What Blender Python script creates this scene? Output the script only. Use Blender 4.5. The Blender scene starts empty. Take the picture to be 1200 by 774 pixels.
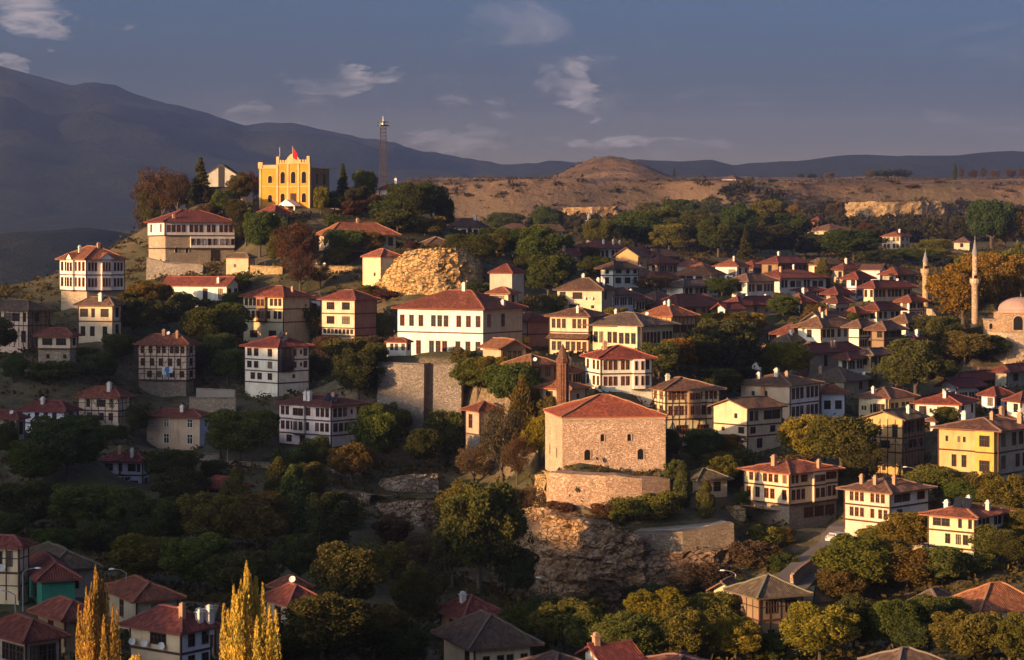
import bpy, math, random
import numpy as np
from mathutils import Vector

random.seed(7); RNG = np.random.default_rng(7)
SC = bpy.context.scene
COL = SC.collection
F, CX, HY = 2406.0, 600.0, 300.0          # focal length and horizon in photograph pixels (1200 wide)

# ---------------------------------------------------------------- camera
cam_d = bpy.data.cameras.new('camera'); cam = bpy.data.objects.new('camera', cam_d); COL.objects.link(cam)
cam_d.sensor_width = 36.0; cam_d.lens = 36.0 * F / 1200.0
cam_d.shift_y = -(387.0 - HY) / 1200.0
cam_d.clip_start = 1.0; cam_d.clip_end = 40000.0
cam.location = (0, 0, 0); cam.rotation_euler = (math.radians(90), 0, 0)
SC.camera = cam

# ---------------------------------------------------------------- light
SUN_EL, SUN_AZ = math.radians(9.5), math.radians(233.0)      # azimuth clockwise from +Y (view direction)
S = Vector((math.sin(SUN_AZ) * math.cos(SUN_EL), math.cos(SUN_AZ) * math.cos(SUN_EL), math.sin(SUN_EL)))
sun_d = bpy.data.lights.new('sun', 'SUN'); sun_d.energy = 3.6; sun_d.angle = math.radians(0.6); sun_d.color = (1.0, 0.585, 0.255)
sun = bpy.data.objects.new('sun', sun_d); COL.objects.link(sun)
sun.rotation_euler = (-S).to_track_quat('-Z', 'Y').to_euler()

world = bpy.data.worlds.new('World'); SC.world = world; world.use_nodes = True
wn, wl = world.node_tree.nodes, world.node_tree.links
wn.clear()
def wnode(t, **k):
    n = wn.new(t)
    for a, v in k.items(): setattr(n, a, v)
    return n
w_out = wnode('ShaderNodeOutputWorld'); w_bg = wnode('ShaderNodeBackground')
w_sky = wnode('ShaderNodeTexSky', sky_type='NISHITA', sun_disc=False, sun_elevation=SUN_EL, sun_rotation=SUN_AZ,
              altitude=500.0, air_density=0.6, dust_density=10.0, ozone_density=3.2)
w_bg.inputs['Strength'].default_value = 0.062
def wmath(op, a, b=None, c=None):
    n = wnode('ShaderNodeMath', operation=op)
    for i, v in enumerate((a, b, c)):
        if v is None: continue
        if isinstance(v, (int, float)): n.inputs[i].default_value = v
        else: wl.new(v, n.inputs[i])
    return n.outputs[0]
w_tc = wnode('ShaderNodeTexCoord'); w_sep = wnode('ShaderNodeSeparateXYZ'); wl.new(w_tc.outputs['Generated'], w_sep.inputs[0])
# thin wind-drawn cloud everywhere, in streaks that flatten towards the horizon
zc = wmath('MAXIMUM', w_sep.outputs[2], 0.0)
den = wmath('ADD', zc, 0.10)
comb = wnode('ShaderNodeCombineXYZ')
wl.new(wmath('DIVIDE', w_sep.outputs[0], den), comb.inputs[0]); wl.new(wmath('DIVIDE', w_sep.outputs[1], den), comb.inputs[1])
w_map = wnode('ShaderNodeMapping'); w_map.inputs['Scale'].default_value = (1.15, 0.62, 1.0); w_map.inputs['Rotation'].default_value = (0, 0, 0.5)
w_map.inputs['Location'].default_value = (3.1, 7.7, 0)
wl.new(comb.outputs[0], w_map.inputs[0])
w_n1 = wnode('ShaderNodeTexNoise'); w_n1.inputs['Scale'].default_value = 1.5; w_n1.inputs['Detail'].default_value = 9; w_n1.inputs['Roughness'].default_value = 0.56; w_n1.inputs['Distortion'].default_value = 0.9
wl.new(w_map.outputs[0], w_n1.inputs['Vector'])
w_r1 = wnode('ShaderNodeMapRange', interpolation_type='SMOOTHSTEP'); w_r1.inputs['From Min'].default_value = 0.52; w_r1.inputs['From Max'].default_value = 0.80
wl.new(w_n1.outputs['Fac'], w_r1.inputs['Value'])
veil = wmath('MULTIPLY', w_r1.outputs[0], 0.34)
# a few separate clouds where the photograph has them (fixed directions in the sky)
w_n2 = wnode('ShaderNodeTexNoise'); w_n2.inputs['Scale'].default_value = 30; w_n2.inputs['Detail'].default_value = 11; w_n2.inputs['Roughness'].default_value = 0.66; w_n2.inputs['Distortion'].default_value = 1.6
w_map2 = wnode('ShaderNodeMapping'); w_map2.inputs['Scale'].default_value = (1.0, 1.0, 2.6); wl.new(w_tc.outputs['Generated'], w_map2.inputs[0]); wl.new(w_map2.outputs[0], w_n2.inputs['Vector'])
w_n3 = wnode('ShaderNodeTexNoise'); w_n3.inputs['Scale'].default_value = 17; w_n3.inputs['Detail'].default_value = 7; w_n3.inputs['Distortion'].default_value = 1.0
wl.new(w_tc.outputs['Generated'], w_n3.inputs['Vector'])
w_n4 = wnode('ShaderNodeTexNoise'); w_n4.inputs['Scale'].default_value = 19; w_n4.inputs['Detail'].default_value = 6; w_n4.inputs['Roughness'].default_value = 0.62; wl.new(w_map2.outputs[0], w_n4.inputs['Vector'])
w_s4 = wnode('ShaderNodeSeparateColor'); wl.new(w_n4.outputs['Color'], w_s4.inputs[0])
warp_x = wmath('MULTIPLY', wmath('SUBTRACT', w_s4.outputs[0], 0.5), 0.10); warp_z = wmath('MULTIPLY', wmath('SUBTRACT', w_s4.outputs[1], 0.5), 0.045)
clouds = None
for cpx, cpy, rw, rh, tilt in ((385, 100, 62, 30, -.3), (440, 78, 60, 14, .15), (566, 124, 56, 15, .1), (678, 92, 46, 26, -.3), (690, 118, 30, 16, .5),
                         (30, 18, 60, 26, .2), (8, 66, 26, 18, 0), (300, 132, 70, 30, 0), (545, 160, 110, 18, 0), (735, 168, 80, 14, 0), (840, 166, 70, 10, 0), (118, 23, 30, 5, 0)):
    az, el = (cpx - CX) / F, (HY - cpy) / F
    ux = wmath('ADD', wmath('SUBTRACT', wmath('DIVIDE', w_sep.outputs[0], w_sep.outputs[1]), az), warp_x)
    uz = wmath('ADD', wmath('SUBTRACT', wmath('DIVIDE', w_sep.outputs[2], w_sep.outputs[1]), el), warp_z)
    uz = wmath('ADD', uz, wmath('MULTIPLY', ux, tilt))
    ax_, az_ = wmath('DIVIDE', ux, rw / F), wmath('DIVIDE', uz, rh / F)
    d2 = wmath('ADD', wmath('MULTIPLY', ax_, ax_), wmath('MULTIPLY', az_, az_))
    g = wmath('POWER', 2.718, wmath('MULTIPLY', d2, -1.1))
    g = wmath('MULTIPLY', g, wmath('GREATER_THAN', w_sep.outputs[1], 0.0))
    clouds = g if clouds is None else wmath('MAXIMUM', clouds, g)
edge = wmath('MULTIPLY_ADD', w_n2.outputs['Fac'], 2.6, wmath('MULTIPLY', wmath('SUBTRACT', w_n3.outputs['Fac'], 0.5), 2.2))
w_r2 = wnode('ShaderNodeMapRange', interpolation_type='SMOOTHSTEP'); w_r2.inputs['From Min'].default_value = 1.55; w_r2.inputs['From Max'].default_value = 3.15
wl.new(wmath('ADD', wmath('MULTIPLY', clouds, 0.9), wmath('MULTIPLY', edge, wmath('MINIMUM', wmath('MULTIPLY', clouds, 1.7), 1.0))), w_r2.inputs['Value'])
fac = wmath('MINIMUM', wmath('ADD', veil, wmath('MULTIPLY', w_r2.outputs[0], 0.72)), 0.8)
w_mix = wnode('ShaderNodeMix', data_type='RGBA'); wl.new(fac, w_mix.inputs['Factor'])
w_hi = wnode('ShaderNodeVectorMath', operation='MULTIPLY'); w_hi.inputs[1].default_value = (1, 1, 1.0); wl.new(w_tc.outputs['Generated'], w_hi.inputs[0])
w_no = wnode('ShaderNodeVectorMath', operation='NORMALIZE'); wl.new(w_hi.outputs[0], w_no.inputs[0]); wl.new(w_no.outputs[0], w_sky.inputs['Vector'])
band = wmath('MULTIPLY', wmath('POWER', 2.718, wmath('MULTIPLY', zc, -46.0)), 1.0)      # dusty pink band of evening air along the whole horizon
w_band = wnode('ShaderNodeMix', data_type='RGBA'); wl.new(band, w_band.inputs['Factor']); wl.new(w_sky.outputs[0], w_band.inputs[6]); w_band.inputs[7].default_value = (13.6, 9.6, 6.0, 1)
wl.new(w_band.outputs[2], w_mix.inputs[6]); w_mix.inputs[7].default_value = (5.0, 4.0, 3.8, 1)
wl.new(w_mix.outputs[2], w_bg.inputs['Color']); wl.new(w_bg.outputs[0], w_out.inputs[0])

vs = SC.view_settings; SC.display_settings.display_device = 'sRGB'
vs.view_transform = 'Standard'; vs.look = 'None'; vs.gamma = 1.0; vs.use_curve_mapping = False; vs.exposure = 1.8
SC.cycles.use_denoising = True
SC.cycles.max_bounces = 7; SC.cycles.diffuse_bounces = 5; SC.cycles.glossy_bounces = 2; SC.cycles.transmission_bounces = 2
SC.cycles.transparent_max_bounces = 6; SC.cycles.volume_bounces = 1

# ---------------------------------------------------------------- helpers
def P(px, py, D): return Vector(((px - CX) / F * D, D, (HY - py) / F * D))
def tag(o, label=None, cat=None, group=None, kind=None):
    if label: o['label'] = label
    if cat: o['category'] = cat
    if group: o['group'] = group
    if kind: o['kind'] = kind
    return o
def link(o, parent=None):
    COL.objects.link(o)
    if parent is not None: o.parent = parent
    return o
def empty(name, loc, rz=0.0):
    o = bpy.data.objects.new(name, None); o.location = loc; o.rotation_euler = (0, 0, rz); o.empty_display_size = 0.5
    return link(o)
class MB:
    def __init__(s): s.v = []; s.f = []; s.m = []; s.uv = {}
    def face(s, pts, mi=0, uv=None):
        n = len(s.v); s.v += [tuple(p) for p in pts]; s.f.append(tuple(range(n, n + len(pts)))); s.m.append(mi)
        if uv: s.uv[len(s.f) - 1] = uv
    def box(s, x0, x1, y0, y1, z0, z1, mi=0):
        n = len(s.v)
        s.v += [(x0,y0,z0),(x1,y0,z0),(x1,y1,z0),(x0,y1,z0),(x0,y0,z1),(x1,y0,z1),(x1,y1,z1),(x0,y1,z1)]
        for q in ((0,3,2,1),(4,5,6,7),(0,1,5,4),(1,2,6,5),(2,3,7,6),(3,0,4,7)):
            s.f.append(tuple(n + i for i in q)); s.m.append(mi)
    def bar(s, p, q, w, h=None, mi=0):
        p, q = Vector(p), Vector(q); d = (q - p)
        if d.length < 1e-6: return
        d.normalize(); up = Vector((0, 0, 1)) if abs(d.z) < 0.95 else Vector((1, 0, 0))
        a = d.cross(up).normalized() * (w / 2); b = d.cross(a).normalized() * ((h or w) / 2)
        n = len(s.v)
        for c in (p, q): s.v += [tuple(c + a + b), tuple(c - a + b), tuple(c - a - b), tuple(c + a - b)]
        for k in ((0,1,2,3),(7,6,5,4),(0,4,5,1),(1,5,6,2),(2,6,7,3),(3,7,4,0)):
            s.f.append(tuple(n + i for i in k)); s.m.append(mi)
    def tube(s, pts, rad, n=7, mi=0):
        base = len(s.v)
        for i, (p, r) in enumerate(zip(pts, rad)):
            p = Vector(p); d = Vector(pts[min(i + 1, len(pts) - 1)]) - Vector(pts[max(i - 1, 0)]); d.normalize()
            a = d.cross(Vector((0.31, 0.95, 0.05))).normalized(); b = d.cross(a)
            for k in range(n):
                t = 2 * math.pi * k / n
                s.v.append(tuple(p + a * (r * math.cos(t)) + b * (r * math.sin(t))))
        for i in range(len(pts) - 1):
            for k in range(n):
                s.f.append((base + i*n + k, base + i*n + (k+1) % n, base + (i+1)*n + (k+1) % n, base + (i+1)*n + k)); s.m.append(mi)
    def lathe(s, prof, n=16, c=(0, 0, 0), mi=0):
        base = len(s.v)
        for r, z in prof:
            for k in range(n):
                t = 2 * math.pi * k / n; s.v.append((c[0] + r*math.cos(t), c[1] + r*math.sin(t), c[2] + z))
        for i in range(len(prof) - 1):
            for k in range(n):
                s.f.append((base + i*n + k, base + i*n + (k+1) % n, base + (i+1)*n + (k+1) % n, base + (i+1)*n + k)); s.m.append(mi)
    def mesh(s, name, mats, smooth=False):
        me = bpy.data.meshes.new(name); me.from_pydata(s.v, [], s.f)
        for m in (mats if isinstance(mats, (list, tuple)) else [mats]): me.materials.append(m)
        if any(s.m): me.polygons.foreach_set('material_index', s.m)
        if s.uv:
            uvl = me.uv_layers.new(name='UVMap')
            for fi, uv in s.uv.items():
                p = me.polygons[fi]
                for k, li in enumerate(p.loop_indices): uvl.data[li].uv = uv[k]
        if smooth: me.polygons.foreach_set('use_smooth', [True] * len(me.polygons))
        me.update(); return me
    def build(s, name, mats, parent=None, color=None, smooth=False):
        o = bpy.data.objects.new(name, s.mesh(name, mats, smooth))
        if color: o.color = (*color, 1)
        return link(o, parent)
def put(name, me, parent=None, loc=(0, 0, 0), rz=0.0, color=None):
    o = bpy.data.objects.new(name, me); o.location = loc; o.rotation_euler = (0, 0, rz)
    if color: o.color = (*color, 1)
    return link(o, parent)
def grid_plate(mb, xs, zs, solid, y0, y1=None, mi=0, reveal=None):
    """connected plate in the xz plane facing -y; cells where solid(i,j) is false are holes. y1: back (solid plate); reveal: depth of hole sides only"""
    idx = {}
    def V(i, j, y):
        k = (i, j, y)
        if k not in idx: idx[k] = len(mb.v); mb.v.append((xs[i], y, zs[j]))
        return idx[k]
    nx, nz = len(xs) - 1, len(zs) - 1
    S_ = lambda i, j: 0 <= i < nx and 0 <= j < nz and solid(i, j)
    for i in range(nx):
        for j in range(nz):
            if not S_(i, j): continue
            mb.f.append((V(i,j,y0), V(i+1,j,y0), V(i+1,j+1,y0), V(i,j+1,y0))); mb.m.append(mi)
            yb = y1
            if y1 is not None:
                mb.f.append((V(i,j+1,y1), V(i+1,j+1,y1), V(i+1,j,y1), V(i,j,y1))); mb.m.append(mi)
            for di, dj, a, b in ((-1,0,(i,j+1),(i,j)), (1,0,(i+1,j),(i+1,j+1)), (0,-1,(i,j),(i+1,j)), (0,1,(i+1,j+1),(i,j+1))):
                if S_(i+di, j+dj): continue
                if y1 is None:
                    if reveal is None or not (0 <= i+di < nx and 0 <= j+dj < nz): continue
                    yb = y0 + reveal
                mb.f.append((V(*b,y0), V(*a,y0), V(*a,yb), V(*b,yb))); mb.m.append(mi)

# ---------------------------------------------------------------- materials
def material(name):
    m = bpy.data.materials.new(name); m.use_nodes = True; m.node_tree.nodes.clear()
    return m, m.node_tree.nodes, m.node_tree.links
class NT:
    def __init__(s, name):
        s.m, s.n, s.l = material(name)
        s.out = s.n.new('ShaderNodeOutputMaterial')
    def node(s, t, inp=None, **k):
        n = s.n.new(t)
        for a, v in k.items(): setattr(n, a, v)
        for a, v in (inp or {}).items():
            if hasattr(v, 'is_output') or hasattr(v, 'links'): s.l.new(v, n.inputs[a])
            else: n.inputs[a].default_value = v
        return n
    def noise(s, vec, scale, detail=4, rough=.55, dist=0.0):
        return s.node('ShaderNodeTexNoise', {'Vector': vec, 'Scale': scale, 'Detail': detail, 'Roughness': rough, 'Distortion': dist}).outputs['Fac']
    def rng(s, v, a, b, c=0.0, d=1.0):
        return s.node('ShaderNodeMapRange', {'Value': v, 'From Min': a, 'From Max': b, 'To Min': c, 'To Max': d}, interpolation_type='SMOOTHSTEP').outputs[0]
    def mix(s, f, a, b, t='MIX'):
        n = s.node('ShaderNodeMix', data_type='RGBA', blend_type=t)
        for k, v in ((0, f), (6, a), (7, b)):
            if hasattr(v, 'links'): s.l.new(v, n.inputs[k])
            else: n.inputs[k].default_value = v if not isinstance(v, tuple) or len(v) == 4 else (*v, 1)
        return n.outputs[2]
    def math(s, op, a, b=0.0):
        n = s.node('ShaderNodeMath', operation=op)
        for k, v in ((0, a), (1, b)):
            if hasattr(v, 'links'): s.l.new(v, n.inputs[k])
            else: n.inputs[k].default_value = v
        return n.outputs[0]
    def coords(s, which='Object'): return s.node('ShaderNodeTexCoord').outputs[which]
    def scale(s, vec, sc): return s.node('ShaderNodeMapping', {'Vector': vec, 'Scale': sc}).outputs[0]
    def bump(s, h, strength, dist): return s.node('ShaderNodeBump', {'Height': h, 'Strength': strength, 'Distance': dist}).outputs[0]
    def bsdf(s, color, rough=.9, normal=None, spec=.2, **k):
        n = s.node('ShaderNodeBsdfPrincipled', {'Base Color': color, 'Roughness': rough, 'Specular IOR Level': spec})
        if normal is not None: s.l.new(normal, n.inputs['Normal'])
        s.l.new(n.outputs[0], s.out.inputs[0]); return n
def c4(c): return (*c, 1.0)

def mk_plaster():
    t = NT('plaster'); oc = t.node('ShaderNodeObjectInfo').outputs['Color']
    g = t.node('ShaderNodeNewGeometry').outputs['Position']
    a = t.rng(t.noise(g, .55, 5, .6), .38, .66); st = t.rng(t.noise(t.scale(g, (1.6, 1.6, .22)), 1.3, 4, .6), .5, .75)
    fine = t.noise(g, 7, 3)
    rnd = t.node('ShaderNodeObjectInfo').outputs['Random']
    c = t.mix(t.math('MULTIPLY', a, .42), oc, t.mix(1, oc, (.62, .55, .46, 1), 'MULTIPLY'))
    c = t.mix(t.math('MULTIPLY', st, .52), c, t.mix(1, oc, (.48, .42, .36, 1), 'MULTIPLY'))
    c = t.mix(t.math('MULTIPLY', fine, .18), c, t.mix(1, oc, (.6, .55, .5, 1), 'MULTIPLY'))
    lost = t.math('MULTIPLY', t.rng(t.noise(g, .42, 7, .7), t.rng(rnd, 0, 1, .60, .72), .74), .7)
    c = t.mix(lost, c, t.mix(.55, oc, (.26, .16, .09, 1)))
    t.bsdf(c, .92, t.bump(t.math('ADD', fine, a), .35, .03)); return t.m
def mk_stone():
    t = NT('stone'); oc = t.node('ShaderNodeObjectInfo').outputs['Color']
    g = t.node('ShaderNodeNewGeometry').outputs['Position']
    gw = t.node('ShaderNodeVectorMath', {0: g, 1: t.node('ShaderNodeTexNoise', {'Vector': g, 'Scale': .9}).outputs['Color']}, operation='ADD').outputs[0]
    sc = t.scale(gw, (1.0, 1.0, 1.6))
    v = t.node('ShaderNodeTexVoronoi', {'Vector': sc, 'Scale': 3.4}, feature='F1'); e = t.node('ShaderNodeTexVoronoi', {'Vector': sc, 'Scale': 3.4}, feature='DISTANCE_TO_EDGE')
    cell = t.node('ShaderNodeSeparateColor', {0: v.outputs['Color']}).outputs[0]
    big = t.rng(t.noise(g, .22, 5, .6), .35, .7)
    c = t.mix(cell, t.mix(1, oc, (.62, .56, .52, 1), 'MULTIPLY'), t.mix(1, oc, (1.2, 1.16, 1.1, 1), 'MULTIPLY'))
    c = t.mix(t.math('MULTIPLY', big, .45), c, t.mix(1, oc, (.55, .47, .40, 1), 'MULTIPLY'))
    mort = t.rng(e.outputs['Distance'], 0.0, .09)
    c = t.mix(mort, t.mix(1, oc, (.55, .5, .45, 1), 'MULTIPLY'), c)
    h = t.math('ADD', mort, t.math('MULTIPLY', cell, .8))
    t.bsdf(c, .95, t.bump(h, .9, .09)); return t.m
def mk_rock():
    t = NT('rock'); oc = t.node('ShaderNodeObjectInfo').outputs['Color']
    g = t.node('ShaderNodeNewGeometry').outputs['Position']
    n1 = t.noise(g, .35, 8, .62, .4); n2 = t.noise(t.scale(g, (1, 1, 1.0)), .8, 7, .65); n3 = t.noise(t.scale(g, (2.2, 2.2, .5)), .5, 5, .6)
    c = t.mix(t.rng(n1, .35, .65), t.mix(1, oc, (.62, .52, .42, 1), 'MULTIPLY'), t.mix(1, oc, (1.1, 1.06, 1.0, 1), 'MULTIPLY'))
    c = t.mix(t.math('MULTIPLY', t.rng(n3, .5, .7), .55), c, t.mix(1, oc, (.42, .36, .32, 1), 'MULTIPLY'))
    c = t.mix(t.math('MULTIPLY', t.rng(t.noise(g, .6, 6, .7), .54, .68), .75), c, (.055, .055, .028, 1))
    vs_ = t.scale(t.node('ShaderNodeVectorMath', {0: g, 1: t.node('ShaderNodeTexNoise', {'Vector': g, 'Scale': .7, 'Detail': 4}).outputs['Color']}, operation='ADD').outputs[0], (1, 1, 1.9))
    cr = t.rng(t.node('ShaderNodeTexVoronoi', {'Vector': vs_, 'Scale': .85}, feature='DISTANCE_TO_EDGE').outputs['Distance'], 0, .07)
    c = t.mix(cr, t.mix(1, oc, (.30, .26, .22, 1), 'MULTIPLY'), c)
    t.bsdf(c, .97, t.bump(t.math('ADD', t.math('ADD', n2, n1), t.math('MULTIPLY', cr, .5)), 1.0, .7)); return t.m
def mk_roof():
    t = NT('roof_tile'); oc = t.node('ShaderNodeObjectInfo').outputs['Color']; uv = t.coords('UV')
    g = t.node('ShaderNodeNewGeometry').outputs['Position']
    br = t.node('ShaderNodeTexBrick', {'Vector': uv, 'Color1': (0, 0, 0, 1), 'Color2': (1, 1, 1, 1), 'Mortar': (0, 0, 0, 1), 'Scale': 1.0, 'Mortar Size': .0, 'Brick Width': .26, 'Row Height': .40}, offset=0.0)
    cell = t.node('ShaderNodeSeparateColor', {0: br.outputs['Color']}).outputs[0]
    sx = t.node('ShaderNodeSeparateXYZ', {0: uv})
    wave = t.math('ABSOLUTE', t.math('SINE', t.math('MULTIPLY', sx.outputs[0], math.pi / .26)))
    row = t.math('FRACT', t.math('DIVIDE', sx.outputs[1], .40))
    big = t.rng(t.noise(g, .28, 5, .65), .36, .66); med = t.rng(t.noise(t.scale(uv, (1.2, .35, 1)), 1.3, 4, .6), .42, .72)
    c = t.mix(cell, t.mix(1, oc, (.50, .46, .44, 1), 'MULTIPLY'), t.mix(1, oc, (1.55, 1.42, 1.30, 1), 'MULTIPLY'))
    c = t.mix(t.math('MULTIPLY', big, .60), c, t.mix(1, oc, (.58, .62, .62, 1), 'MULTIPLY'))
    c = t.mix(t.math('MULTIPLY', med, .6), c, t.mix(1, oc, (.46, .46, .46, 1), 'MULTIPLY'))
    c = t.mix(t.math('MULTIPLY', t.rng(t.noise(g, 1.7, 4, .7), .62, .74), .5), c, (.16, .14, .09, 1))
    h = t.math('ADD', wave, t.math('MULTIPLY', t.math('SUBTRACT', 1.0, row), .5))
    h = t.math('ADD', h, t.math('MULTIPLY', cell, .5))
    t.bsdf(c, .9, t.bump(h, .8, .07)); return t.m
def mk_wood():
    t = NT('wood'); oc = t.node('ShaderNodeObjectInfo').outputs['Color']; g = t.node('ShaderNodeNewGeometry').outputs['Position']
    n = t.noise(t.scale(g, (3, 3, .6)), 1.6, 5, .6)
    t.bsdf(t.mix(n, t.mix(1, oc, (.55, .52, .5, 1), 'MULTIPLY'), t.mix(1, oc, (1.35, 1.3, 1.2, 1), 'MULTIPLY')), .85, t.bump(n, .4, .02)); return t.m
def mk_glass():
    t = NT('window_glass'); oi = t.node('ShaderNodeObjectInfo'); r = oi.outputs['Random']
    c = t.mix(t.rng(r, .88, .90), (.016, .016, .018, 1), (.16, .13, .10, 1))
    t.bsdf(c, .22, None, .25); return t.m
def mk_plain(name, col, rough=.8, metal=0.0):
    t = NT(name); g = t.node('ShaderNodeNewGeometry').outputs['Position']; n = t.noise(g, 2.5, 4)
    b = t.bsdf(t.mix(n, c4(tuple(x * .8 for x in col)), c4(tuple(min(1, x * 1.15) for x in col))), rough); b.inputs['Metallic'].default_value = metal; return t.m
def mk_leaf():
    t = NT('foliage'); oc = t.node('ShaderNodeObjectInfo'); a = t.node('ShaderNodeAttribute', attribute_name='tint').outputs['Fac']
    r = oc.outputs['Random']
    c = t.mix(a, t.mix(1, oc.outputs['Color'], (.42, .50, .45, 1), 'MULTIPLY'), t.mix(1, oc.outputs['Color'], (1.75, 1.50, 1.05, 1), 'MULTIPLY'))
    c = t.node('ShaderNodeHueSaturation', {'Hue': t.rng(r, 0, 1, .488, .508), 'Saturation': 1.0, 'Value': t.rng(r, 0, 1, .86, 1.14), 'Fac': 1.0, 'Color': c}).outputs[0]
    d = t.node('ShaderNodeBsdfDiffuse', {'Color': c, 'Roughness': .6}); tr = t.node('ShaderNodeBsdfTranslucent', {'Color': c})
    mx = t.node('ShaderNodeMixShader', {'Fac': .30}); t.l.new(d.outputs[0], mx.inputs[1]); t.l.new(tr.outputs[0], mx.inputs[2])
    t.l.new(mx.outputs[0], t.out.inputs[0]); return t.m
def mk_bark():
    t = NT('bark'); oc = t.node('ShaderNodeObjectInfo').outputs['Color']; g = t.coords('Object'); n = t.noise(t.scale(g, (4, 4, .8)), 2.0, 5)
    t.bsdf(t.mix(n, (.035, .026, .02, 1), (.13, .10, .075, 1)), .95, t.bump(n, .6, .05)); return t.m
def mk_ground():
    t = NT('ground_cover'); g = t.node('ShaderNodeNewGeometry'); p = g.outputs['Position']
    cov = t.node('ShaderNodeAttribute', attribute_name='cover').outputs['Color']; cs = t.node('ShaderNodeSeparateColor', {0: cov})
    nz = t.node('ShaderNodeSeparateXYZ', {0: g.outputs['Normal']}).outputs[2]
    n1 = t.noise(p, .05, 6, .6); n2 = t.noise(p, .35, 6, .65); n3 = t.noise(p, 1.8, 5, .65)
    near = t.mix(t.rng(n2, .40, .62), (.060, .056, .024, 1), (.120, .088, .052, 1))
    near = t.mix(t.math('MULTIPLY', t.rng(n3, .48, .70), .8), near, (.17, .135, .085, 1))
    near = t.mix(t.math('MULTIPLY', t.rng(n1, .42, .6), .6), near, (.038, .048, .016, 1))
    steep = t.rng(nz, .88, .60)
    near = t.mix(t.math('MULTIPLY', steep, .75), near, t.mix(t.rng(n3, .35, .65), (.11, .075, .05, 1), (.27, .20, .13, 1)))
    pn = t.noise(t.scale(p, (.6, 1.0, 1.0)), .012, 8, .68); pn2 = t.noise(p, .06, 7, .68); pn3 = t.noise(t.scale(p, (.35, 1, 1)), .02, 6, .6)
    plat = t.mix(t.rng(pn, .40, .60), (.17, .095, .052, 1), (.29, .18, .098, 1))
    plat = t.mix(t.math('MULTIPLY', t.rng(pn2, .50, .66), .8), plat, (.085, .058, .036, 1))
    plat = t.mix(t.math('MULTIPLY', t.rng(pn3, .52, .64), .6), plat, (.37, .26, .155, 1))
    strip = t.noise(t.scale(p, (.16, 1.0, 1.0)), .035, 5, .6, .6)
    plat = t.mix(t.math('MULTIPLY', t.rng(strip, .47, .57), .65), plat, (.105, .072, .042, 1))
    plat = t.mix(t.math('MULTIPLY', t.rng(t.noise(p, .25, 5, .7), .5, .68), .6), plat, (.12, .085, .05, 1))
    plat = t.mix(t.math('MULTIPLY', t.rng(nz, .93, .75), .7), plat, (.16, .105, .062, 1))
    fn = t.noise(p, .006, 9, .7)
    fore = t.mix(t.rng(fn, .38, .62), (.012, .019, .012, 1), (.032, .036, .020, 1))
    fore = t.mix(t.math('MULTIPLY', t.rng(t.noise(p, .0022, 6, .6), .56, .66), .5), fore, (.07, .06, .04, 1))
    c = t.mix(cs.outputs[0], near, plat); c = t.mix(cs.outputs[1], c, fore)
    hb = t.math('ADD', t.math('MULTIPLY', n3, .12), t.math('MULTIPLY', n2, .5))
    hb = t.math('ADD', hb, t.math('MULTIPLY', cs.outputs[0], t.math('ADD', t.math('MULTIPLY', pn2, 7.0), t.math('MULTIPLY', strip, 5.0))))
    hb = t.math('ADD', hb, t.math('MULTIPLY', cs.outputs[1], t.math('MULTIPLY', fn, 120.0)))
    t.bsdf(c, .97, t.bump(hb, .8, 1.0)); return t.m
M = dict(plaster=mk_plaster(), stone=mk_stone(), rock=mk_rock(), roof=mk_roof(), wood=mk_wood(), glass=mk_glass(), leaf=mk_leaf(), bark=mk_bark(), ground=mk_ground(),
         white=mk_plain('white_paint', (.72, .71, .68), .6), metal=mk_plain('grey_metal', (.28, .28, .29), .45, .6), dish=mk_plain('dish_white', (.66, .65, .63), .5),
         solar=mk_plain('solar_glass', (.018, .022, .035), .2), asphalt=mk_plain('road_surface', (.16, .135, .115), .95), red=mk_plain('red_cloth', (.45, .012, .015), .8),
         brick=mk_plain('chimney_brick', (.30, .15, .09), .9), lead=mk_plain('lead_sheet', (.20, .19, .20), .6), rust=mk_plain('painted_steel', (.055, .044, .042), .7), black=mk_plain('dark_opening', (.010, .009, .009), .9),
         concrete=mk_plain('concrete', (.30, .26, .22), .95), lamp=mk_plain('lamp_glass', (.6, .6, .58), .4), carpaint=mk_plain('silver_car_paint', (.42, .43, .45), .35), tyre=mk_plain('tyre_rubber', (.012, .012, .012), .9),
         blue=mk_plain('blue_cloth', (.10, .22, .45), .8), awning=mk_plain('blue_tarpaulin', (.06, .12, .28), .7))
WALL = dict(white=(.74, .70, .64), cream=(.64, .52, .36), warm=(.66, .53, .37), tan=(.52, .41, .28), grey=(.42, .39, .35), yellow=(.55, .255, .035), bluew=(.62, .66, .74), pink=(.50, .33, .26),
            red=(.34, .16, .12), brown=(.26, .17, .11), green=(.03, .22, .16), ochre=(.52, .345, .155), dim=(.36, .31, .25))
STONE = dict(stone=(.44, .37, .29), lightstone=(.58, .48, .36), greystone=(.34, .31, .28), rosestone=(.56, .40, .29), darkstone=(.25, .21, .17), gold=(.60, .46, .25))
ROOF = dict(red=(.215, .067, .045), orange=(.27, .105, .058), brown=(.165, .095, .064), grey=(.145, .105, .077), dark=(.105, .066, .05), dred=(.168, .054, .043))

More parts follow.
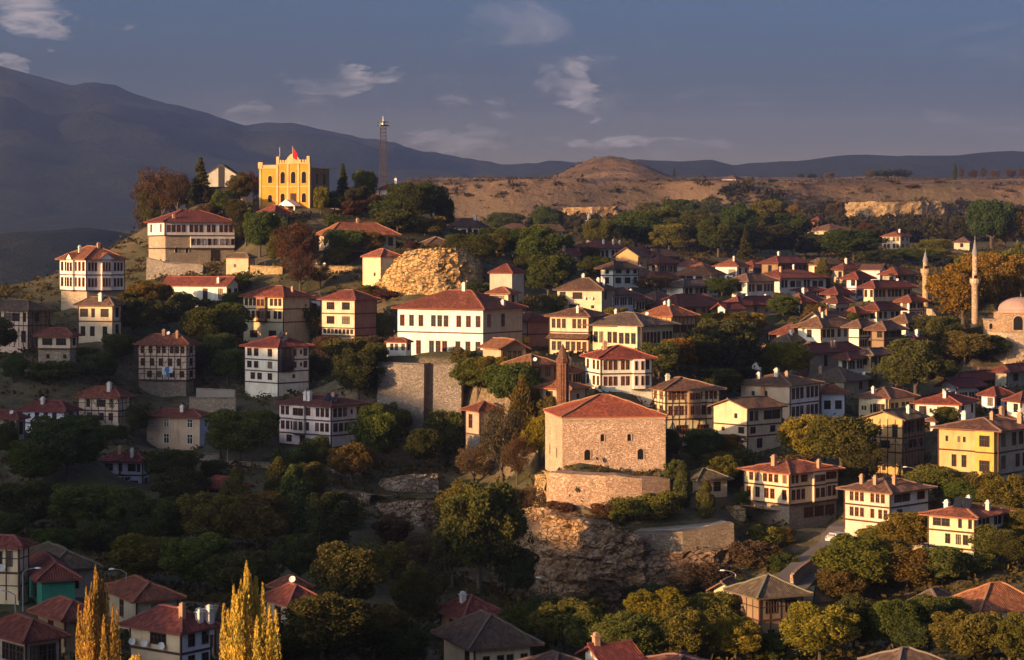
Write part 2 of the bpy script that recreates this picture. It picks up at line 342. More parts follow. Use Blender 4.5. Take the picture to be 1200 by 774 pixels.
# ---------------------------------------------------------------- the houses, measured off the photograph (pixel columns, eave and base rows, distance in metres)
HS = []
LIT_FAR = ('the lit cream gable', 'the sunlit red roofs', 'the second sunlit roof', 'the lit white gable wall', 'the plain cream house with dishes', 'the cream house with a pent roof', 'the orange timbered house', 'the white house with one red window', 'the tiled house left of the lit tree', 'the far house at the right')
CTRL = []                                  # ground control points (x, y, z)
def H(short, label, xl, xc, xr, ye, yb, D, yt, lines=(), L=(), R=(), wall='white', base='stone', nb=0, roof='hip', rc='red', asp=1.0, ch=(), win='brown', tim=False,
      jet=0.3, dish=(), solar=None, name='house', cat='house', ov=0.75, ctrl=True, band=True, wallR=None, th=None, group=None, post=True):
    if D >= 398 and xl > 645 and short not in LIT_FAR and D < 700:
        # the far streets turn away from the evening sun: their broad fronts face right
        if xc - xl > xr - xc: xc, L, R, wall, wallR, ch, dish, roof = xl + xr - xc, R, L, wallR or wall, wall if wallR else None, [(v, u) for u, v in ch], [(v, u) for u, v in dish if v >= 0], {'gL': 'gR', 'gR': 'gL'}.get(roof, roof)
        th = 40 + (len(label) % 5) * 2
        R = [q if sum(c != '.' for c in q) > 2 else ('ww.www.ww', '.www.www.', 'www.ww.w.')[len(label) % 3] for q in R] or ['ww.www.ww']
        ov = max(ov, 1.25)
    kl, kr = (xl - CX) / F, (xr - CX) / F
    C = P(xc, yb, D)
    t = math.radians(th) if th is not None else math.atan2(max(xr - xc, 1.0), max(xc - xl, 1.0) * asp)
    t = min(max(t, math.radians(6)), math.radians(84))
    a = (C.x - kl * C.y) / (math.cos(t) + kl * math.sin(t))
    dn = math.sin(t) - kr * math.cos(t)
    b = (kr * C.y - C.x) / dn if dn > .05 else a
    a = min(max(a, 2.2), 40); b = min(max(b, 2.2), 40)
    # a receding face must not be shorter than a house can be: let it run on behind
    a = max(a, .45 * b) if (xc - xl) < 12 else a
    b = max(b, .45 * a) if (xr - xc) < 12 else b
    s = dict(locals()); HS.append(s)
    s['zb'] = C.z; s['ze'] = (HY - ye) / F * D
    ld, rd = Vector((-math.cos(t), math.sin(t), 0)), Vector((math.sin(t), math.cos(t), 0))
    s['ld'], s['rd'] = ld, rd; s['centre'] = C + ld * a / 2 + rd * b / 2
    if ctrl:
        for q in (C, C + ld * a * .8, C + rd * b * .8): CTRL.append((q.x, q.y, C.z - .35))
        q = C + ld * a * .7 + rd * b * .7; CTRL.append((q.x, q.y, C.z))
    return s

# --- castle hill, top
GOV = H('the yellow mansion', 'large yellow hilltop mansion with arched windows and a red flag', 304, 365, 386, 196, 243, 530, 193, [222],
  ['', ''], ['.w.w.', '.w.w.'], wall='yellow', wallR='brown', roof='flat', asp=.75, band=False, name='government_building', cat='mansion', post=False)
H('the long white-over-stone mansion', 'long white timber mansion over a tall stone ground floor on the hilltop edge', 173, 193, 275, 260, 307, 500, 246.5, [276, 291],
  ['w.w', '', ''], ['wwww.www.ww.www', '...............', ''], nb=2, asp=.8, rc='dred', ch=[(.1, .15)], base='lightstone', jet=.25, th=62)
H('the tall white mansion at the left', 'tall white two-storey mansion on a bare stone base, furthest left lit house', 70, 101, 146, 304, 362, 410, 289, [322.5, 341],
  ['www.www', 'www.www', ''], ['www..www..www', 'www..www..www', ''], nb=1, rc='orange', ch=[(.6, .25), (.25, .5)], base='lightstone', asp=1.0)
H('the low white house on the slope', 'low white house with a long red gable roof below the stone mansion', 192, 266, 279, 335, 356, 455, 317, [], ['w.....w.w'], ['w.w'], roof='gR', asp=.55, rc='red', ch=[(.15, .1)], th=24)
H('the small tan outhouse', 'small windowless tan outhouse beside the stone mansion wall', 265, 291, 299, 302, 321, 478, 297, [], ['.s..'], [''], wall='tan', roof='hip', asp=.6, rc='brown', band=False, ov=.4)
H('the red-roofed lodge below the yellow mansion', 'red-roofed lodge with pale walls just under the yellow mansion', 306, 322, 337, 249, 262, 512, 240.5, [], ['.w'], ['www'], wall='bluew', rc='red', ov=.9)
H('the broad low tiled house', 'broad low house with an orange hipped roof and tan walls below the hilltop gardens', 374, 388, 464, 275, 292, 478, 261, [], ['w'], ['.w.ww..w.w'], wall='tan', rc='orange', asp=.8, ov=1.0, ch=[(.5, .5)], win='dark', th=62)
H('the tan block by the rock', 'tall plain tan block with a tiled roof next to the golden rock face', 425, 446, 470, 301, 338, 452, 292, [], ['.s'], [''], wall='warm', rc='orange', asp=.9, band=False, ov=.4, post=False)
H('the white hilltop cottage', 'small white cottage with a red roof at the foot of the lattice mast', 445, 468, 474, 222, 240, 545, 214.5, [], ['.W.w.'], ['w'], rc='red', asp=.7, win='dark', ch=[(.3, .5)])
H('the grey modern gable', 'pale modern gabled hall with a dark centre strip rising behind the hilltop pines', 240, 279, 284, 206, 232, 590, 190, [], ['.......'], [''], wall='grey', roof='gL', rc='grey', asp=.8, band=False, ctrl=True, ov=.2, post=False)
H('the long flat pavilion', 'long low white pavilion with a dark flat roof half hidden among hilltop trees', 217, 284, 288, 223, 237, 548, 220, [], ['w..w..w..w..w'], [''], wall='white', roof='hip', rc='dark', asp=.35, band=False, th=14)
H('the tiled house above the rock', 'low tiled house perched above the golden rock face', 490, 502, 531, 287, 296, 480, 278, [], ['w'], ['..w..w'], wall='tan', rc='brown', asp=.9)
H('the white house right of the hilltop', 'long white house with a dark roof and two chimneys right behind the hilltop', 516, 562, 572, 266, 283, 575, 255.5, [], ['..ww.www'], ['ww'], rc='dark', asp=.6, ch=[(.75, .3), (.2, .4)], win='dark')
H('the long white hall behind the hill', 'long white hall with a dark roof, second beyond the hilltop', 583, 618, 625, 269, 284, 600, 262, [], ['w..w.w..w'], ['w'], rc='dark', asp=.6, win='dark', wall='white')
H('the white gable beyond the hill', 'white gabled house beyond the hilltop, third along the ridge', 626, 640, 660, 271, 285, 610, 263, [], ['.s.'], ['w.w'], roof='gL', rc='brown', wall='bluew')
# --- left hillside
H('the cream house under the tall white mansion', 'shaded cream house tucked directly below the tall white mansion', 92, 132, 142, 358, 400, 395, 348, [377], ['W.w..W.', 'w.w..w.'], ['w', 'w'], wall='cream', rc='brown', asp=.8, win='dark', ch=[(.4, .2)])
H('the timbered house at the left edge', 'broad cream timbered house cut by the left edge of the picture', -10, 33, 58, 364, 408, 392, 352, [382], ['ww.WW.w', '.w.ww.w'], ['.w..', '....'], wall='cream', rc='brown', nb=0, win='dark', wallR='brown', tim=True)
H('the little house with two dark windows', 'little white house with a red roof and two dark windows over a tan basement', 44, 83, 89, 394, 428, 375, 384, [409], ['.W.W.', '.s..s'], ['w', ''], rc='red', nb=1, asp=.8, win='dark', base='stone', wall='cream')
H('the half-timbered house', 'three-storey half-timbered house with a red hipped roof and laundry on its front', 162, 219, 225, 404, 461, 385, 390.5, [418, 433, 446], ['w.w.ww.www', 'w.w.w.w.w.', '..w.w..w.w', ''], ['w', 'w', 'w', ''], wall='cream', rc='red', nb=1, asp=.8, tim=True, th=12, dish=[(.45, .4)], ch=[(.55, .45), (.25, .3)])
H('the shaded terrace house with white end', 'long shaded terrace house with a red roof and whitish blue end wall', 26, 76, 86, 482, 512, 345, 470, [497], ['.s.w.w.w..', '...w......'], ['w', ''], wall='bluew', rc='dred', asp=.6, th=20, ch=[(.6, .3)], win='dark')
H('the house at the very left of the terrace', 'small shaded house with a red roof at the far left end of the terrace', -14, 20, 28, 491, 516, 335, 479, [], ['.ww.w'], ['w'], wall='dim', rc='dred', asp=.8, win='dark', dish=[(.2, .05)])
H('the shaded timbered house', 'shaded half-timbered house with a wide red roof above the terrace', 92, 139, 152, 466, 497, 350, 453, [482], ['..w..W.w.', '..w..w.w.'], ['', ''], wall='cream', rc='red', asp=.8, tim=True, wallR='warm', ch=[(.3, .25)], win='dark')
H('the tiny roof among dark trees', 'tiny grey house with a tiled roof almost buried in dark trees at the left', 88, 107, 113, 516, 531, 320, 503, [], ['.w.'], ['w'], wall='grey', rc='brown', asp=.9)
H('the beige house with white window frames', 'plain beige two-storey house with white window frames and a bright red roof', 172, 234, 245, 489, 526, 350, 479.5, [506], ['s..w....w.', 's..w....w.'], ['w', 'w'], wall='tan', rc='red', asp=.6, win='white', th=18, ch=[(.4, .3)], band=False, wallR='bluew')
H('the bluish white house among the trees', 'bluish white two-storey house standing alone among dark trees', 121, 167, 172, 541, 582, 325, 531, [557.5], ['W..w..Ww', 'W..w..W.'], ['w', 'w'], wall='bluew', rc='dred', asp=.75, th=12, win='dark', ch=[(.65, .4), (.3, .2)])
H('the red pyramid roof house', 'small house with a red pyramid roof and pale blue balcony beside the stone wall', 240, 276, 283, 572, 600, 310, 549, [586], ['.W.W.', '.w.w.'], ['w', ''], wall='pink', rc='red', asp=.9, ov=1.1, win='dark')
H('the sunken red roof', 'red roof sunk in the dark trees left of the pyramid roof', 208, 232, 239, 601, 618, 300, 585, [], ['.w'], ['w'], wall='dim', rc='dred', asp=.9)
H('the shaded white three-storey house', 'white three-storey house in shade with a dark glazed corner balcony and roof solar panels', 287, 326, 362, 407, 465, 378, 394.5, [422.5, 436, 449.5], ['ww..w.', 'ww..w.', '.ww.w.', '......'], ['WW.sw', 'WW.sw', '..s..', ''], asp=1.0, rc='dred', ch=[(.25, .55)], solar=(.18, .42), win='brown')
H('the white house on a stone plinth', 'wide white timber house on a tall stone plinth in the middle of the shaded slope', 327, 388, 430, 476.5, 542, 345, 463.5, [494, 511, 525], ['ww..WW..www', 'www..ww..www', '.w.w..w.', ''], ['www.s.w..', 'www......', '', ''], nb=1, asp=.85, rc='dred', ch=[(.62, .2), (.55, .2), (.15, .3)], solar=(.12, .25))
H('the cream house with long window rows', 'cream house with long rows of small windows and an orange-lit hipped roof', 285, 332, 363, 348, 404, 428, 335.5, [362.5, 378], ['www.ww.www', '.www.ww.ww', '..W....W..'], ['', '', ''], wall='cream', rc='red', asp=.9, nb=0, wallR='tan', ch=[(.1, .5)], jet=.3)
H('the cream house with a red side', 'cream two-storey house with a reddish side wall and open timber storey beneath', 377, 416, 441, 351.5, 408, 420, 340, [368, 385, 394], ['.W..W.', '.W..W.', 'wwwwwwww', ''], ['', '', '', ''], wall='cream', wallR='red', rc='red', asp=.9, nb=1, win='dark')
H('the orange roof squeezed between', 'small orange-roofed house squeezed between the two cream houses', 362, 376, 384, 350, 372, 440, 338, [], ['.w.'], ['w'], wall='bluew', rc='orange', asp=1.0)
# --- the big white building and its neighbours
H('the big white hall', 'big white hall with rows of tall windows on the stone terrace', 466, 566, 612, 362.5, 426, 372, 340.5, [391], ['w.w.w..www..w.w.w', 'w...w..www..w.w.w'], ['w.w...', '......'], asp=.75, rc='red', wall='white', wallR='tan', ch=[(.45, .5), (.02, .55)], ov=.9, win='brown', name='large_house', post=False)
H('the little porch of the white hall', 'little pink-roofed outbuilding at the left foot of the big white hall', 453, 476, 482, 401, 414, 366, 396, [], ['.ww.w'], ['w'], wall='white', rc='red', asp=.7, win='dark', ov=.3, band=False)
H('the grey stone tower house', 'square grey stone tower house with a red pyramid roof behind the big white hall', 574, 600, 614, 320, 356, 425, 304, [], ['......'], [''], wall='grey', rc='dred', asp=1.0, band=False, ov=.35, post=False)
H('the tan annex at the tower foot', 'small tan annex with an orange roof at the foot of the grey tower', 573, 596, 606, 344, 358, 412, 336, [], ['.WW..'], ['w'], wall='cream', rc='orange', asp=.9, win='dark')
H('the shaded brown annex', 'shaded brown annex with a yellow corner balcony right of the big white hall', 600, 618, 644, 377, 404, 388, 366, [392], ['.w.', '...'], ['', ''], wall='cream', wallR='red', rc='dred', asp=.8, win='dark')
H('the orange-lit barn', 'brick-coloured barn with an orange gable roof in front of the big white hall', 566, 587, 616, 409, 426, 350, 397, [], ['.....'], ['wwww.'], wall='pink', wallR='brown', rc='orange', roof='gR', asp=.7, win='dark', band=False)
H('the half-orange half-dark roof', 'house whose hipped roof is orange on one side and dark on the other', 594, 622, 650, 428, 447, 338, 415.5, [], ['.w..'], ['.w.w.'], wall='brown', rc='orange', asp=1.0, win='dark', dish=[(.02, .2)])
H('the low orange roof by the brick minaret', 'low orange-roofed house behind the brick minaret stump', 631, 668, 686, 456, 476, 330, 446, [], ['.w.w'], ['.s.'], wall='tan', rc='orange', asp=.8, win='dark', dish=[(.35, .1)])
H('the dark house over the ravine', 'dark brown house over the ravine at the right end of the stone terrace', 546, 562, 588, 482, 545, 345, 470.5, [510], ['w.', ''], ['', ''], wall='dim', rc='dred', asp=1.0, base='greystone', nb=1, jet=.0)
# --- the middle of town
H('the plain cream house with dishes', 'plain cream two-storey house with two satellite dishes on its wall', 653, 705, 718, 340, 366, 420, 326, [355], ['w.W....', '..W..s.'], ['w.', ''], wall='cream', rc='brown', asp=.7, band=False, dish=[(.38, -.04), (.22, -.04)], ch=[(.55, .55), (.2, .5), (.1, .6)], win='dark', wallR='dim')
H('the cream house with a pent roof', 'cream house with long upper windows and a second lower pent roof', 644, 690, 713, 371, 416, 374, 361, [390, 398], ['www..www', '', 'ww.wwww'], ['', '', ''], wall='cream', rc='brown', asp=.8, wallR='dim', ch=[(.35, .15)], win='brown')
H('the wide cream house', 'wide cream house with a broad grey-tiled roof and dark shuttered right side', 687, 752, 789, 382, 410, 368, 366, [], ['www.ww..www'], ['wwwww.www'], wall='cream', rc='grey', asp=.75, win='brown', ch=[(.75, .5)], dish=[(.25, .6)], ov=1.0)
H('the white many-sided house', 'bright white two-storey house with a red roof right above the stone mosque', 686, 704, 764, 420, 457, 338, 404.5, [438.5], ['w.ww', 'w.ww'], ['www.ww.w.ww', 'www.ww.w.ww'], rc='red', asp=.9, ch=[(.55, .25)], ov=.8)
H('the orange timbered house', 'orange-lit timbered house with tall brown windows', 752, 787, 815, 371, 398, 408, 356.5, [], ['.......'], ['WWW'], wall='ochre', rc='orange', tim=True, asp=.9, ch=[(.4, .4), (.7, .6)], win='brown')
H('the long house with glazed gallery', 'long brown-roofed house with a glazed upper gallery right of the mosque', 753, 780, 843, 457, 517, 335, 442.5, [473, 492], ['w.ww', 'w.ww', ''], ['wwww.WW.www', 'wwwwwwwww', '..W..W..'], wall='warm', rc='brown', asp=.75, ch=[(.6, .3)], win='brown', ov=.95, tim=True)
H('the white gabled house', 'white house with its gable half in shadow and a brown roof', 836, 876, 916, 479, 531, 328, 466, [499, 512], ['...s.', '.s..w', '...w.'], ['ww..WW', 'w...w.', '.w...'], roof='gL', rc='brown', asp=.9, win='dark', wall='cream')
H('the white house with six upper windows', 'two-storey house with a patched cream side and two triple windows on its white front', 868, 926, 960, 452, 494, 362, 437, [474], ['..s.d.....', '.......s..'], ['www.www', 'www.www'], wall='cream', wallR='white', rc='brown', asp=.8, ch=[(.75, .2), (.45, .3), (.3, .4)], win='dark')
H('the bluish house beside it', 'shaded bluish white house with a red roof right of the triple-window house', 955, 962, 990, 461, 487, 374, 449, [], ['w'], ['.W..W.'], wall='bluew', rc='red', asp=.9, win='dark')
H('the tiled house left of the lit tree', 'white house with a half-lit tiled roof left of the round lit tree', 864, 893, 930, 418, 449, 418, 403, [], ['.ww...'], ['....'], rc='brown', asp=.9, ch=[(.1, .2)], win='dark')
H('the house with the lit bay', 'white house with a brightly lit bay below a brown roof', 1006, 1042, 1072, 467, 492, 372, 454, [], ['.ss..WWW'], ['ww.www'], wall='cream', rc='brown', asp=.9, ch=[(.6, .1)], win='dark')
H('the low white house with red roof', 'low white house with a wide red roof and dark windows right of the lit bay', 1072, 1124, 1143, 474, 492, 365, 460.5, [], ['.W.s..W.W.'], ['w.w'], rc='red', asp=.7, win='dark', ch=[(.4, .2)])
H('the pale blue gabled house', 'pale blue gabled house behind the low white house', 1110, 1137, 1148, 454, 478, 398, 443, [], ['....'], ['ww'], wall='bluew', rc='dred', roof='gR', asp=.6, win='dark')
H('the tall timbered gable house', 'tall three-storey timbered house with a lit gable end', 1014, 1058, 1083, 492, 566, 322, 479.5, [514, 531], ['.s.s...d.', '..w.W....', '...s...'], ['www.ww', '..ww.w', ''], roof='gL', wall='ochre', wallR='brown', rc='brown', tim=True, asp=.8, win='dark', ch=[(.2, .6)])
H('the yellow house at the right edge', 'bright yellow two-storey house with three chimneys at the right edge', 1100, 1170, 1218, 505, 568, 288, 489, [531, 557], ['.s..ss....W.', '...w.w....W.', ''], ['w.ww..w', 'w..www.', ''], wall='ochre', wallR='dim', rc='brown', asp=.8, ch=[(.78, .3), (.35, .35), (.12, .7)], win='dark', ov=.9)
H('the white house on a stone storey', 'white two-storey house over a rough stone storey beside the sloping road', 872, 925, 982, 555, 617, 298, 540, [571.5, 592], ['.ww.www.w', 'w.w.ww..w', ''], ['ww.W.www.WW', 'www..ww.www', '....WWW'], nb=1, rc='orange', asp=.95, ch=[(.55, .2), (.05, .65)], win='brown', base='stone', wall='cream')
H('the cream house with brown shutters', 'cream house with rows of brown shutters above the garden terrace', 990, 1043, 1088, 577.5, 627, 277, 560, [595.5, 614], ['.www..www.', '.www..w.ww', ''], ['.WW...W.', '.w......', ''], wall='cream', rc='brown', asp=.85, ch=[(.75, .15), (.45, .15), (.2, .35)], win='brown', ov=.9, wallR='white')
H('the cream house with roof solar panels', 'cream house with solar panels on its red roof at the lower right', 1088, 1142, 1177, 607, 661, 258, 591.5, [625, 645], ['.WW...w..w', '....w.ww.', ''], ['.www..ww.', '.ww..WW..', ''], wall='cream', rc='orange', asp=.8, ch=[(.45, .5), (.1, .6), (.8, .3)], solar=(.35, .3), win='dark', ov=.9, wallR='white')
H('the lit shed by the cypress', 'low tan shed with a grey roof on the bench right of the mosque', 797, 818, 852, 563, 582, 304, 548, [], ['.W.'], ['.w'], wall='warm', rc='grey', asp=.8, win='dark', band=False)
H('the old barn with the sagging roof', 'dark old timber barn with a sagging brown roof at the bottom right of centre', 860, 890, 940, 700, 768, 228, 674.5, [728], ['.....', ''], ['.W..W.', '.w..w.'], wall='brown', rc='grey', asp=.8, tim=True, win='dark', ov=.9)
H('the white lean-to of the barn', 'whitish lean-to with a street lamp on top against the old barn', 838, 858, 866, 693, 735, 236, 679, [], ['...'], [''], wall='cream', rc='brown', roof='gL', asp=.9, band=False, post=False)
H('the small brown roof in the trees', 'small brown tiled roof in the trees at the lower right', 1068, 1100, 1121, 711, 735, 236, 685, [], ['.w.w'], ['ww.'], wall='white', rc='brown', asp=.9, win='dark')
H('the orange roof at the lower right', 'broad orange hipped roof on white walls at the lower right corner', 1112, 1150, 1222, 717, 748, 228, 683, [], ['.w.w'], ['.w..W..w'], rc='orange', asp=.7, win='dark')
H('the dark shed behind the barn', 'dark low shed roof between the old barn and the trees', 934, 952, 978, 704, 722, 245, 684, [], ['..'], ['..'], wall='brown', rc='dark', asp=.9, band=False)
H('the tiled roof at the bottom right', 'weathered tiled roof cut by the bottom edge at the lower right', 1018, 1052, 1104, 784, 812, 188, 760, [], ['.w.'], ['.w.w'], wall='tan', rc='grey', asp=.8)
H('the brown double roof', 'old house with one brown roof stacked over another at the bottom centre', 520, 556, 622, 759, 800, 212, 712, [], ['...w'], ['.w.ww.w'], wall='cream', rc='dark', asp=.75, win='dark', ov=1.1)
H('the upper brown roof', 'old reddish roof rising just behind the brown double roof', 516, 545, 585, 724, 760, 229, 697, [], ['.w.'], ['.w.'], wall='brown', rc='dred', asp=.9, ch=[(.5, .3)])
H('the little white gable at the bottom', 'little white gable with a dark red roof at the bottom centre edge', 686, 708, 744, 775, 800, 190, 754, [], ['.s.'], ['.'], rc='dred', roof='gL', asp=.8, band=False, ch=[(.5, .05)])
H('the flat roofs at the bottom edge', 'low tiled roof at the bottom edge right of the white gable', 742, 790, 850, 790, 815, 186, 768, [], ['.w.'], ['.w.'], wall='brown', rc='brown', asp=.7)
H('the grey roof at the bottom edge', 'low grey roof at the bottom edge left of the white gable', 612, 650, 690, 786, 812, 188, 765, [], ['.w.'], ['.w.'], wall='dim', rc='dark', asp=.8)
# --- bottom left
H('the timbered house at the lower left edge', 'tall timbered house with satellite dishes cut by the lower left edge', -22, 22, 30, 641, 705, 214, 628, [672], ['..W.w.', '......'], ['', ''], wall='cream', rc='red', tim=True, asp=.8, dish=[(.4, -.05), (.42, -.04)], win='dark')
H('the green-walled house', 'house with a bright green wall and red roof at the lower left', 30, 49, 88, 680, 716, 212, 652, [], ['.w'], [''], wall='green', rc='dred', asp=.8, band=False, post=False)
H('the long brown roof behind', 'long brown roof behind the green-walled house', 24, 60, 112, 668, 700, 226, 640, [], ['.w'], ['w'], wall='dim', rc='dark', asp=.8)
H('the house in the lower left corner', 'house with a red roof and wooden balcony in the lower left corner', -12, 30, 70, 751, 790, 180, 712, [], ['.W.WWW'], ['.WWW.'], wall='dim', rc='dred', asp=.9, win='dark')
H('the red roof behind the left poplar', 'red roof half hidden behind the left golden poplar', 44, 76, 112, 726, 760, 196, 694, [], ['.w.'], ['.w.'], wall='brown', rc='red', asp=.9)
H('the red roof right of the left poplar', 'red roof above the cream house right of the left golden poplar', 126, 160, 208, 704, 740, 205, 679, [], ['.w.'], ['.w.'], wall='dim', rc='red', asp=.8)
H('the cream house between the poplars', 'cream house with a red roof, white chimneys and wall dishes between the golden poplars', 153, 212, 247, 741, 790, 188, 705, [767], ['...W..', '......'], ['.w.w', '.w.w'], wall='cream', rc='red', asp=.8, ch=[(.05, .7), (.15, .3), (.0, .95)], dish=[(.9, -.05), (.65, -.05), (.32, -.05)], win='dark', wallR='bluew')
H('the grey roof left of the right poplar', 'grey-brown roof just left of the right golden poplar', 234, 252, 272, 727, 770, 198, 702, [], ['.w'], ['.'], wall='dim', rc='dark', asp=1.0)
H('the red hipped roof right of the right poplar', 'dark red hipped roof with a dish right of the right golden poplar', 312, 340, 374, 708, 745, 205, 678, [], ['.w.'], ['.w.'], wall='dim', rc='dred', asp=.9, dish=[(.5, .5)])
H('the small red roof behind it', 'small red roof just behind the dark red hipped roof', 322, 340, 358, 690, 712, 222, 666, [], ['.w'], ['.w'], wall='dim', rc='red', asp=.9)
# --- far town, behind the hill
H('the white house with a brown verandah', 'white house with a brown windowed verandah in the shade of the hill', 650, 658, 685, 300, 318, 560, 290, [], ['w'], ['WWWW'], rc='dred', asp=.8, ch=[(.2, .2)], win='brown')
H('the long roof with chimneys', 'long dark roof with white chimneys above the brown verandah', 668, 706, 736, 291, 306, 600, 281.5, [], ['...w'], ['w..'], rc='dred', asp=.8, ch=[(.9, .2), (.7, .2), (.4, .2)], win='dark')
H('the lit cream gable', 'cream gabled house with its gable lit in the shaded town', 721, 748, 758, 301, 324, 560, 289.5, [], ['.WW.s.'], ['w.'], wall='ochre', roof='gL', rc='brown', asp=.7, win='dark')
H('the white house with arched openings', 'white two-storey house with dark openings below the lit cream gable', 711, 740, 748, 315, 336, 505, 307, [323], ['W.w.w', 'W.W.w'], ['w', 'w'], rc='dark', asp=.8, win='dark')
H('the grey house behind the cream chimneys', 'small grey-blue house behind the chimneys of the plain cream house', 712, 735, 742, 346, 362, 445, 338, [], ['.w.w'], ['w'], wall='bluew', rc='dark', asp=.9)
H('the white house under a red roof', 'white house with a dark red roof, small and shaded, left in the far row', 760, 786, 795, 328, 341, 530, 316.5, [], ['w.w....'], ['w'], rc='dred', asp=.8, win='dark')
H('the pale roof behind', 'house with a pale lit roof edge behind the left of the far row', 765, 787, 794, 309, 322, 575, 299, [], ['.w.w'], ['w'], rc='red', asp=.8, wall='tan')
H('the big shaded roof above', 'broad shaded roof at the top left of the far row', 757, 788, 796, 301, 312, 625, 288, [], ['.w.w'], ['w'], rc='dark', asp=.8, wall='dim')
H('the sunlit red roofs', 'house with a sunlit red double roof in the far row', 791, 834, 849, 322, 331, 545, 308, [], ['.WW.WW'], ['w'], rc='orange', asp=.7)
H('the second sunlit roof', 'sunlit orange roof peeking over the sunlit double roof', 793, 815, 830, 312, 322, 575, 303, [], ['..'], ['.'], rc='orange', asp=.8)
H('the white house with one red window', 'white house with one red window and a lit gable roof', 838, 864, 877, 312, 327, 560, 303, [], ['.s..W'], ['w.w'], rc='orange', asp=.8, win='brown', ch=[(.3, .3)])
H('the white house with five windows', 'white house with a row of five windows under a brown roof', 869, 900, 907, 330, 346, 500, 320.5, [], ['ww.W.www'], ['w'], rc='brown', asp=.8, win='brown')
H('the dark long roofs', 'long dark red roof in the shaded middle of town', 786, 842, 850, 360, 374, 470, 345, [], ['.s.....'], ['s'], rc='dred', asp=.6, wall='dim')
H('the roof with panels', 'shaded cream house with dark panels on its roof', 850, 900, 915, 358, 372, 465, 345, [], ['...w.s.s'], ['w'], rc='dred', asp=.7, wall='cream', solar=(.3, .2))
H('the grey lean roof', 'low grey roof squeezed into the far row', 791, 832, 842, 336, 347, 505, 327.5, [], ['w......'], [''], rc='grey', asp=.6, wall='white')
H('the low dark hall', 'low dark roof with white chimneys between the far row and the round trees', 870, 890, 912, 388, 404, 452, 376, [], ['.'], ['.w.w'], rc='dark', asp=.9, ch=[(.5, .3)])
H('the far red roofed house', 'far red-roofed house at the top right of the far row', 868, 890, 905, 314, 326, 575, 303, [], ['.w'], ['.w'], rc='dred', asp=.8, wall='dim')
H('the brown house with a long window row', 'dark brown house with a red roof and a long row of windows', 903, 912, 946, 308.5, 323, 560, 299.5, [], ['w'], ['.wwwwww'], wall='brown', rc='dred', asp=.8, win='dark', ch=[(.5, .3)])
H('the long white house with a lit roof end', 'long white house whose red roof catches light at its right end', 908, 914, 968, 326, 341, 525, 316, [], ['w'], ['ww.WW.ww.WW.'], rc='red', asp=.7, ch=[(.5, .6), (.3, .2)], win='brown')
H('the white wing below', 'white lower wing below the long white house', 938, 946, 968, 341, 352, 512, 337, [], ['w'], ['.w.w'], rc='dred', asp=.9, win='dark')
H('the bluish two-storey house', 'bluish white two-storey house left of the long cream row', 992, 1004, 1020, 327, 350, 505, 319, [338], ['.w', '.w'], ['ww', 'ww'], wall='bluew', rc='dred', asp=1.0, win='dark')
H('the long cream row', 'long cream house with many small windows in the shaded right of town', 1012, 1056, 1068, 337.5, 352, 495, 328, [], ['www.wwww.ww'], ['w.w'], wall='warm', rc='dred', asp=.6, win='dark', dish=[(.7, .3)])
H('the lit white gable wall', 'small house with a brilliantly lit white gable wall at the upper right of town', 1009, 1031, 1038, 316, 328, 570, 309.5, [], ['...'], [''], roof='gR', rc='brown', asp=.8, band=False)
H('the red roof right of it', 'red-roofed house right of the lit white gable wall', 1034, 1050, 1073, 322, 336, 560, 312, [], ['.w'], ['ww.w'], wall='dim', rc='red', asp=.8, win='dark')
H('the white house by the small minaret', 'white house with a red roof at the foot of the smaller minaret', 1057, 1066, 1082, 354, 374, 480, 344.5, [364], ['w', 'w'], ['ww.ww', '.ww..'], rc='red', asp=.9, win='dark')
H('the white house with one chimney stub', 'narrow white house in the shade left of the wide red roof', 972, 986, 994, 355, 376, 472, 346.5, [], ['.W.'], ['W'], rc='dred', asp=.9, win='dark')
H('the wide red roof', 'low white house under a wide red roof in the shaded right of town', 1013, 1040, 1055, 364, 377, 462, 352.5, [], ['ww.ww'], ['.w'], rc='dred', asp=.8, win='dark')
H('the white gable with chimneys', 'white gabled house with clustered chimneys in the shade', 946, 970, 989, 377, 392, 448, 362.5, [], ['.w.'], ['.ss.'], rc='grey', roof='gR', asp=.8, ch=[(.3, .2), (.15, .4)], win='dark')
H('the broad shaded red roof', 'broad shaded red roof left of the white gable with chimneys', 910, 934, 954, 392, 406, 440, 371, [], ['.w'], ['.w'], rc='dred', asp=.9, wall='dim')
H('the white house with a window band', 'white house with a long band of windows in the shaded right of town', 955, 962, 1004, 384, 400, 432, 371, [], ['w'], ['www.w.www'], rc='brown', asp=.7, win='brown', ch=[(.4, .3)])
H('the white two-storey triple-window house', 'white two-storey house with two rows of triple windows in the shade', 1002, 1007, 1026, 384, 410, 425, 373, [396], ['', ''], ['www.www', 'www.www'], rc='brown', asp=1.0, win='dark')
H('the wooden galleried house', 'brown wooden house with open galleries in the shaded right of town', 1026, 1036, 1056, 387, 411, 420, 371.5, [399], ['.w', ''], ['.WW', '.WW'], wall='brown', rc='brown', asp=1.0, win='dark')
H('the house with a pale roof edge', 'white house with a pale lit roof edge below the smaller minaret', 1054, 1062, 1088, 378.5, 393, 440, 368, [], ['.'], ['.WW.W.'], rc='brown', asp=.8, win='dark')
H('the tan house with chimney pair', 'tan house with a wide dark roof and a pair of white chimneys', 934, 990, 1004, 414, 436, 405, 394.5, [], ['...w..w.w'], [''], wall='tan', wallR='red', rc='dred', asp=.6, ch=[(.55, .05), (.48, .05)], win='dark')
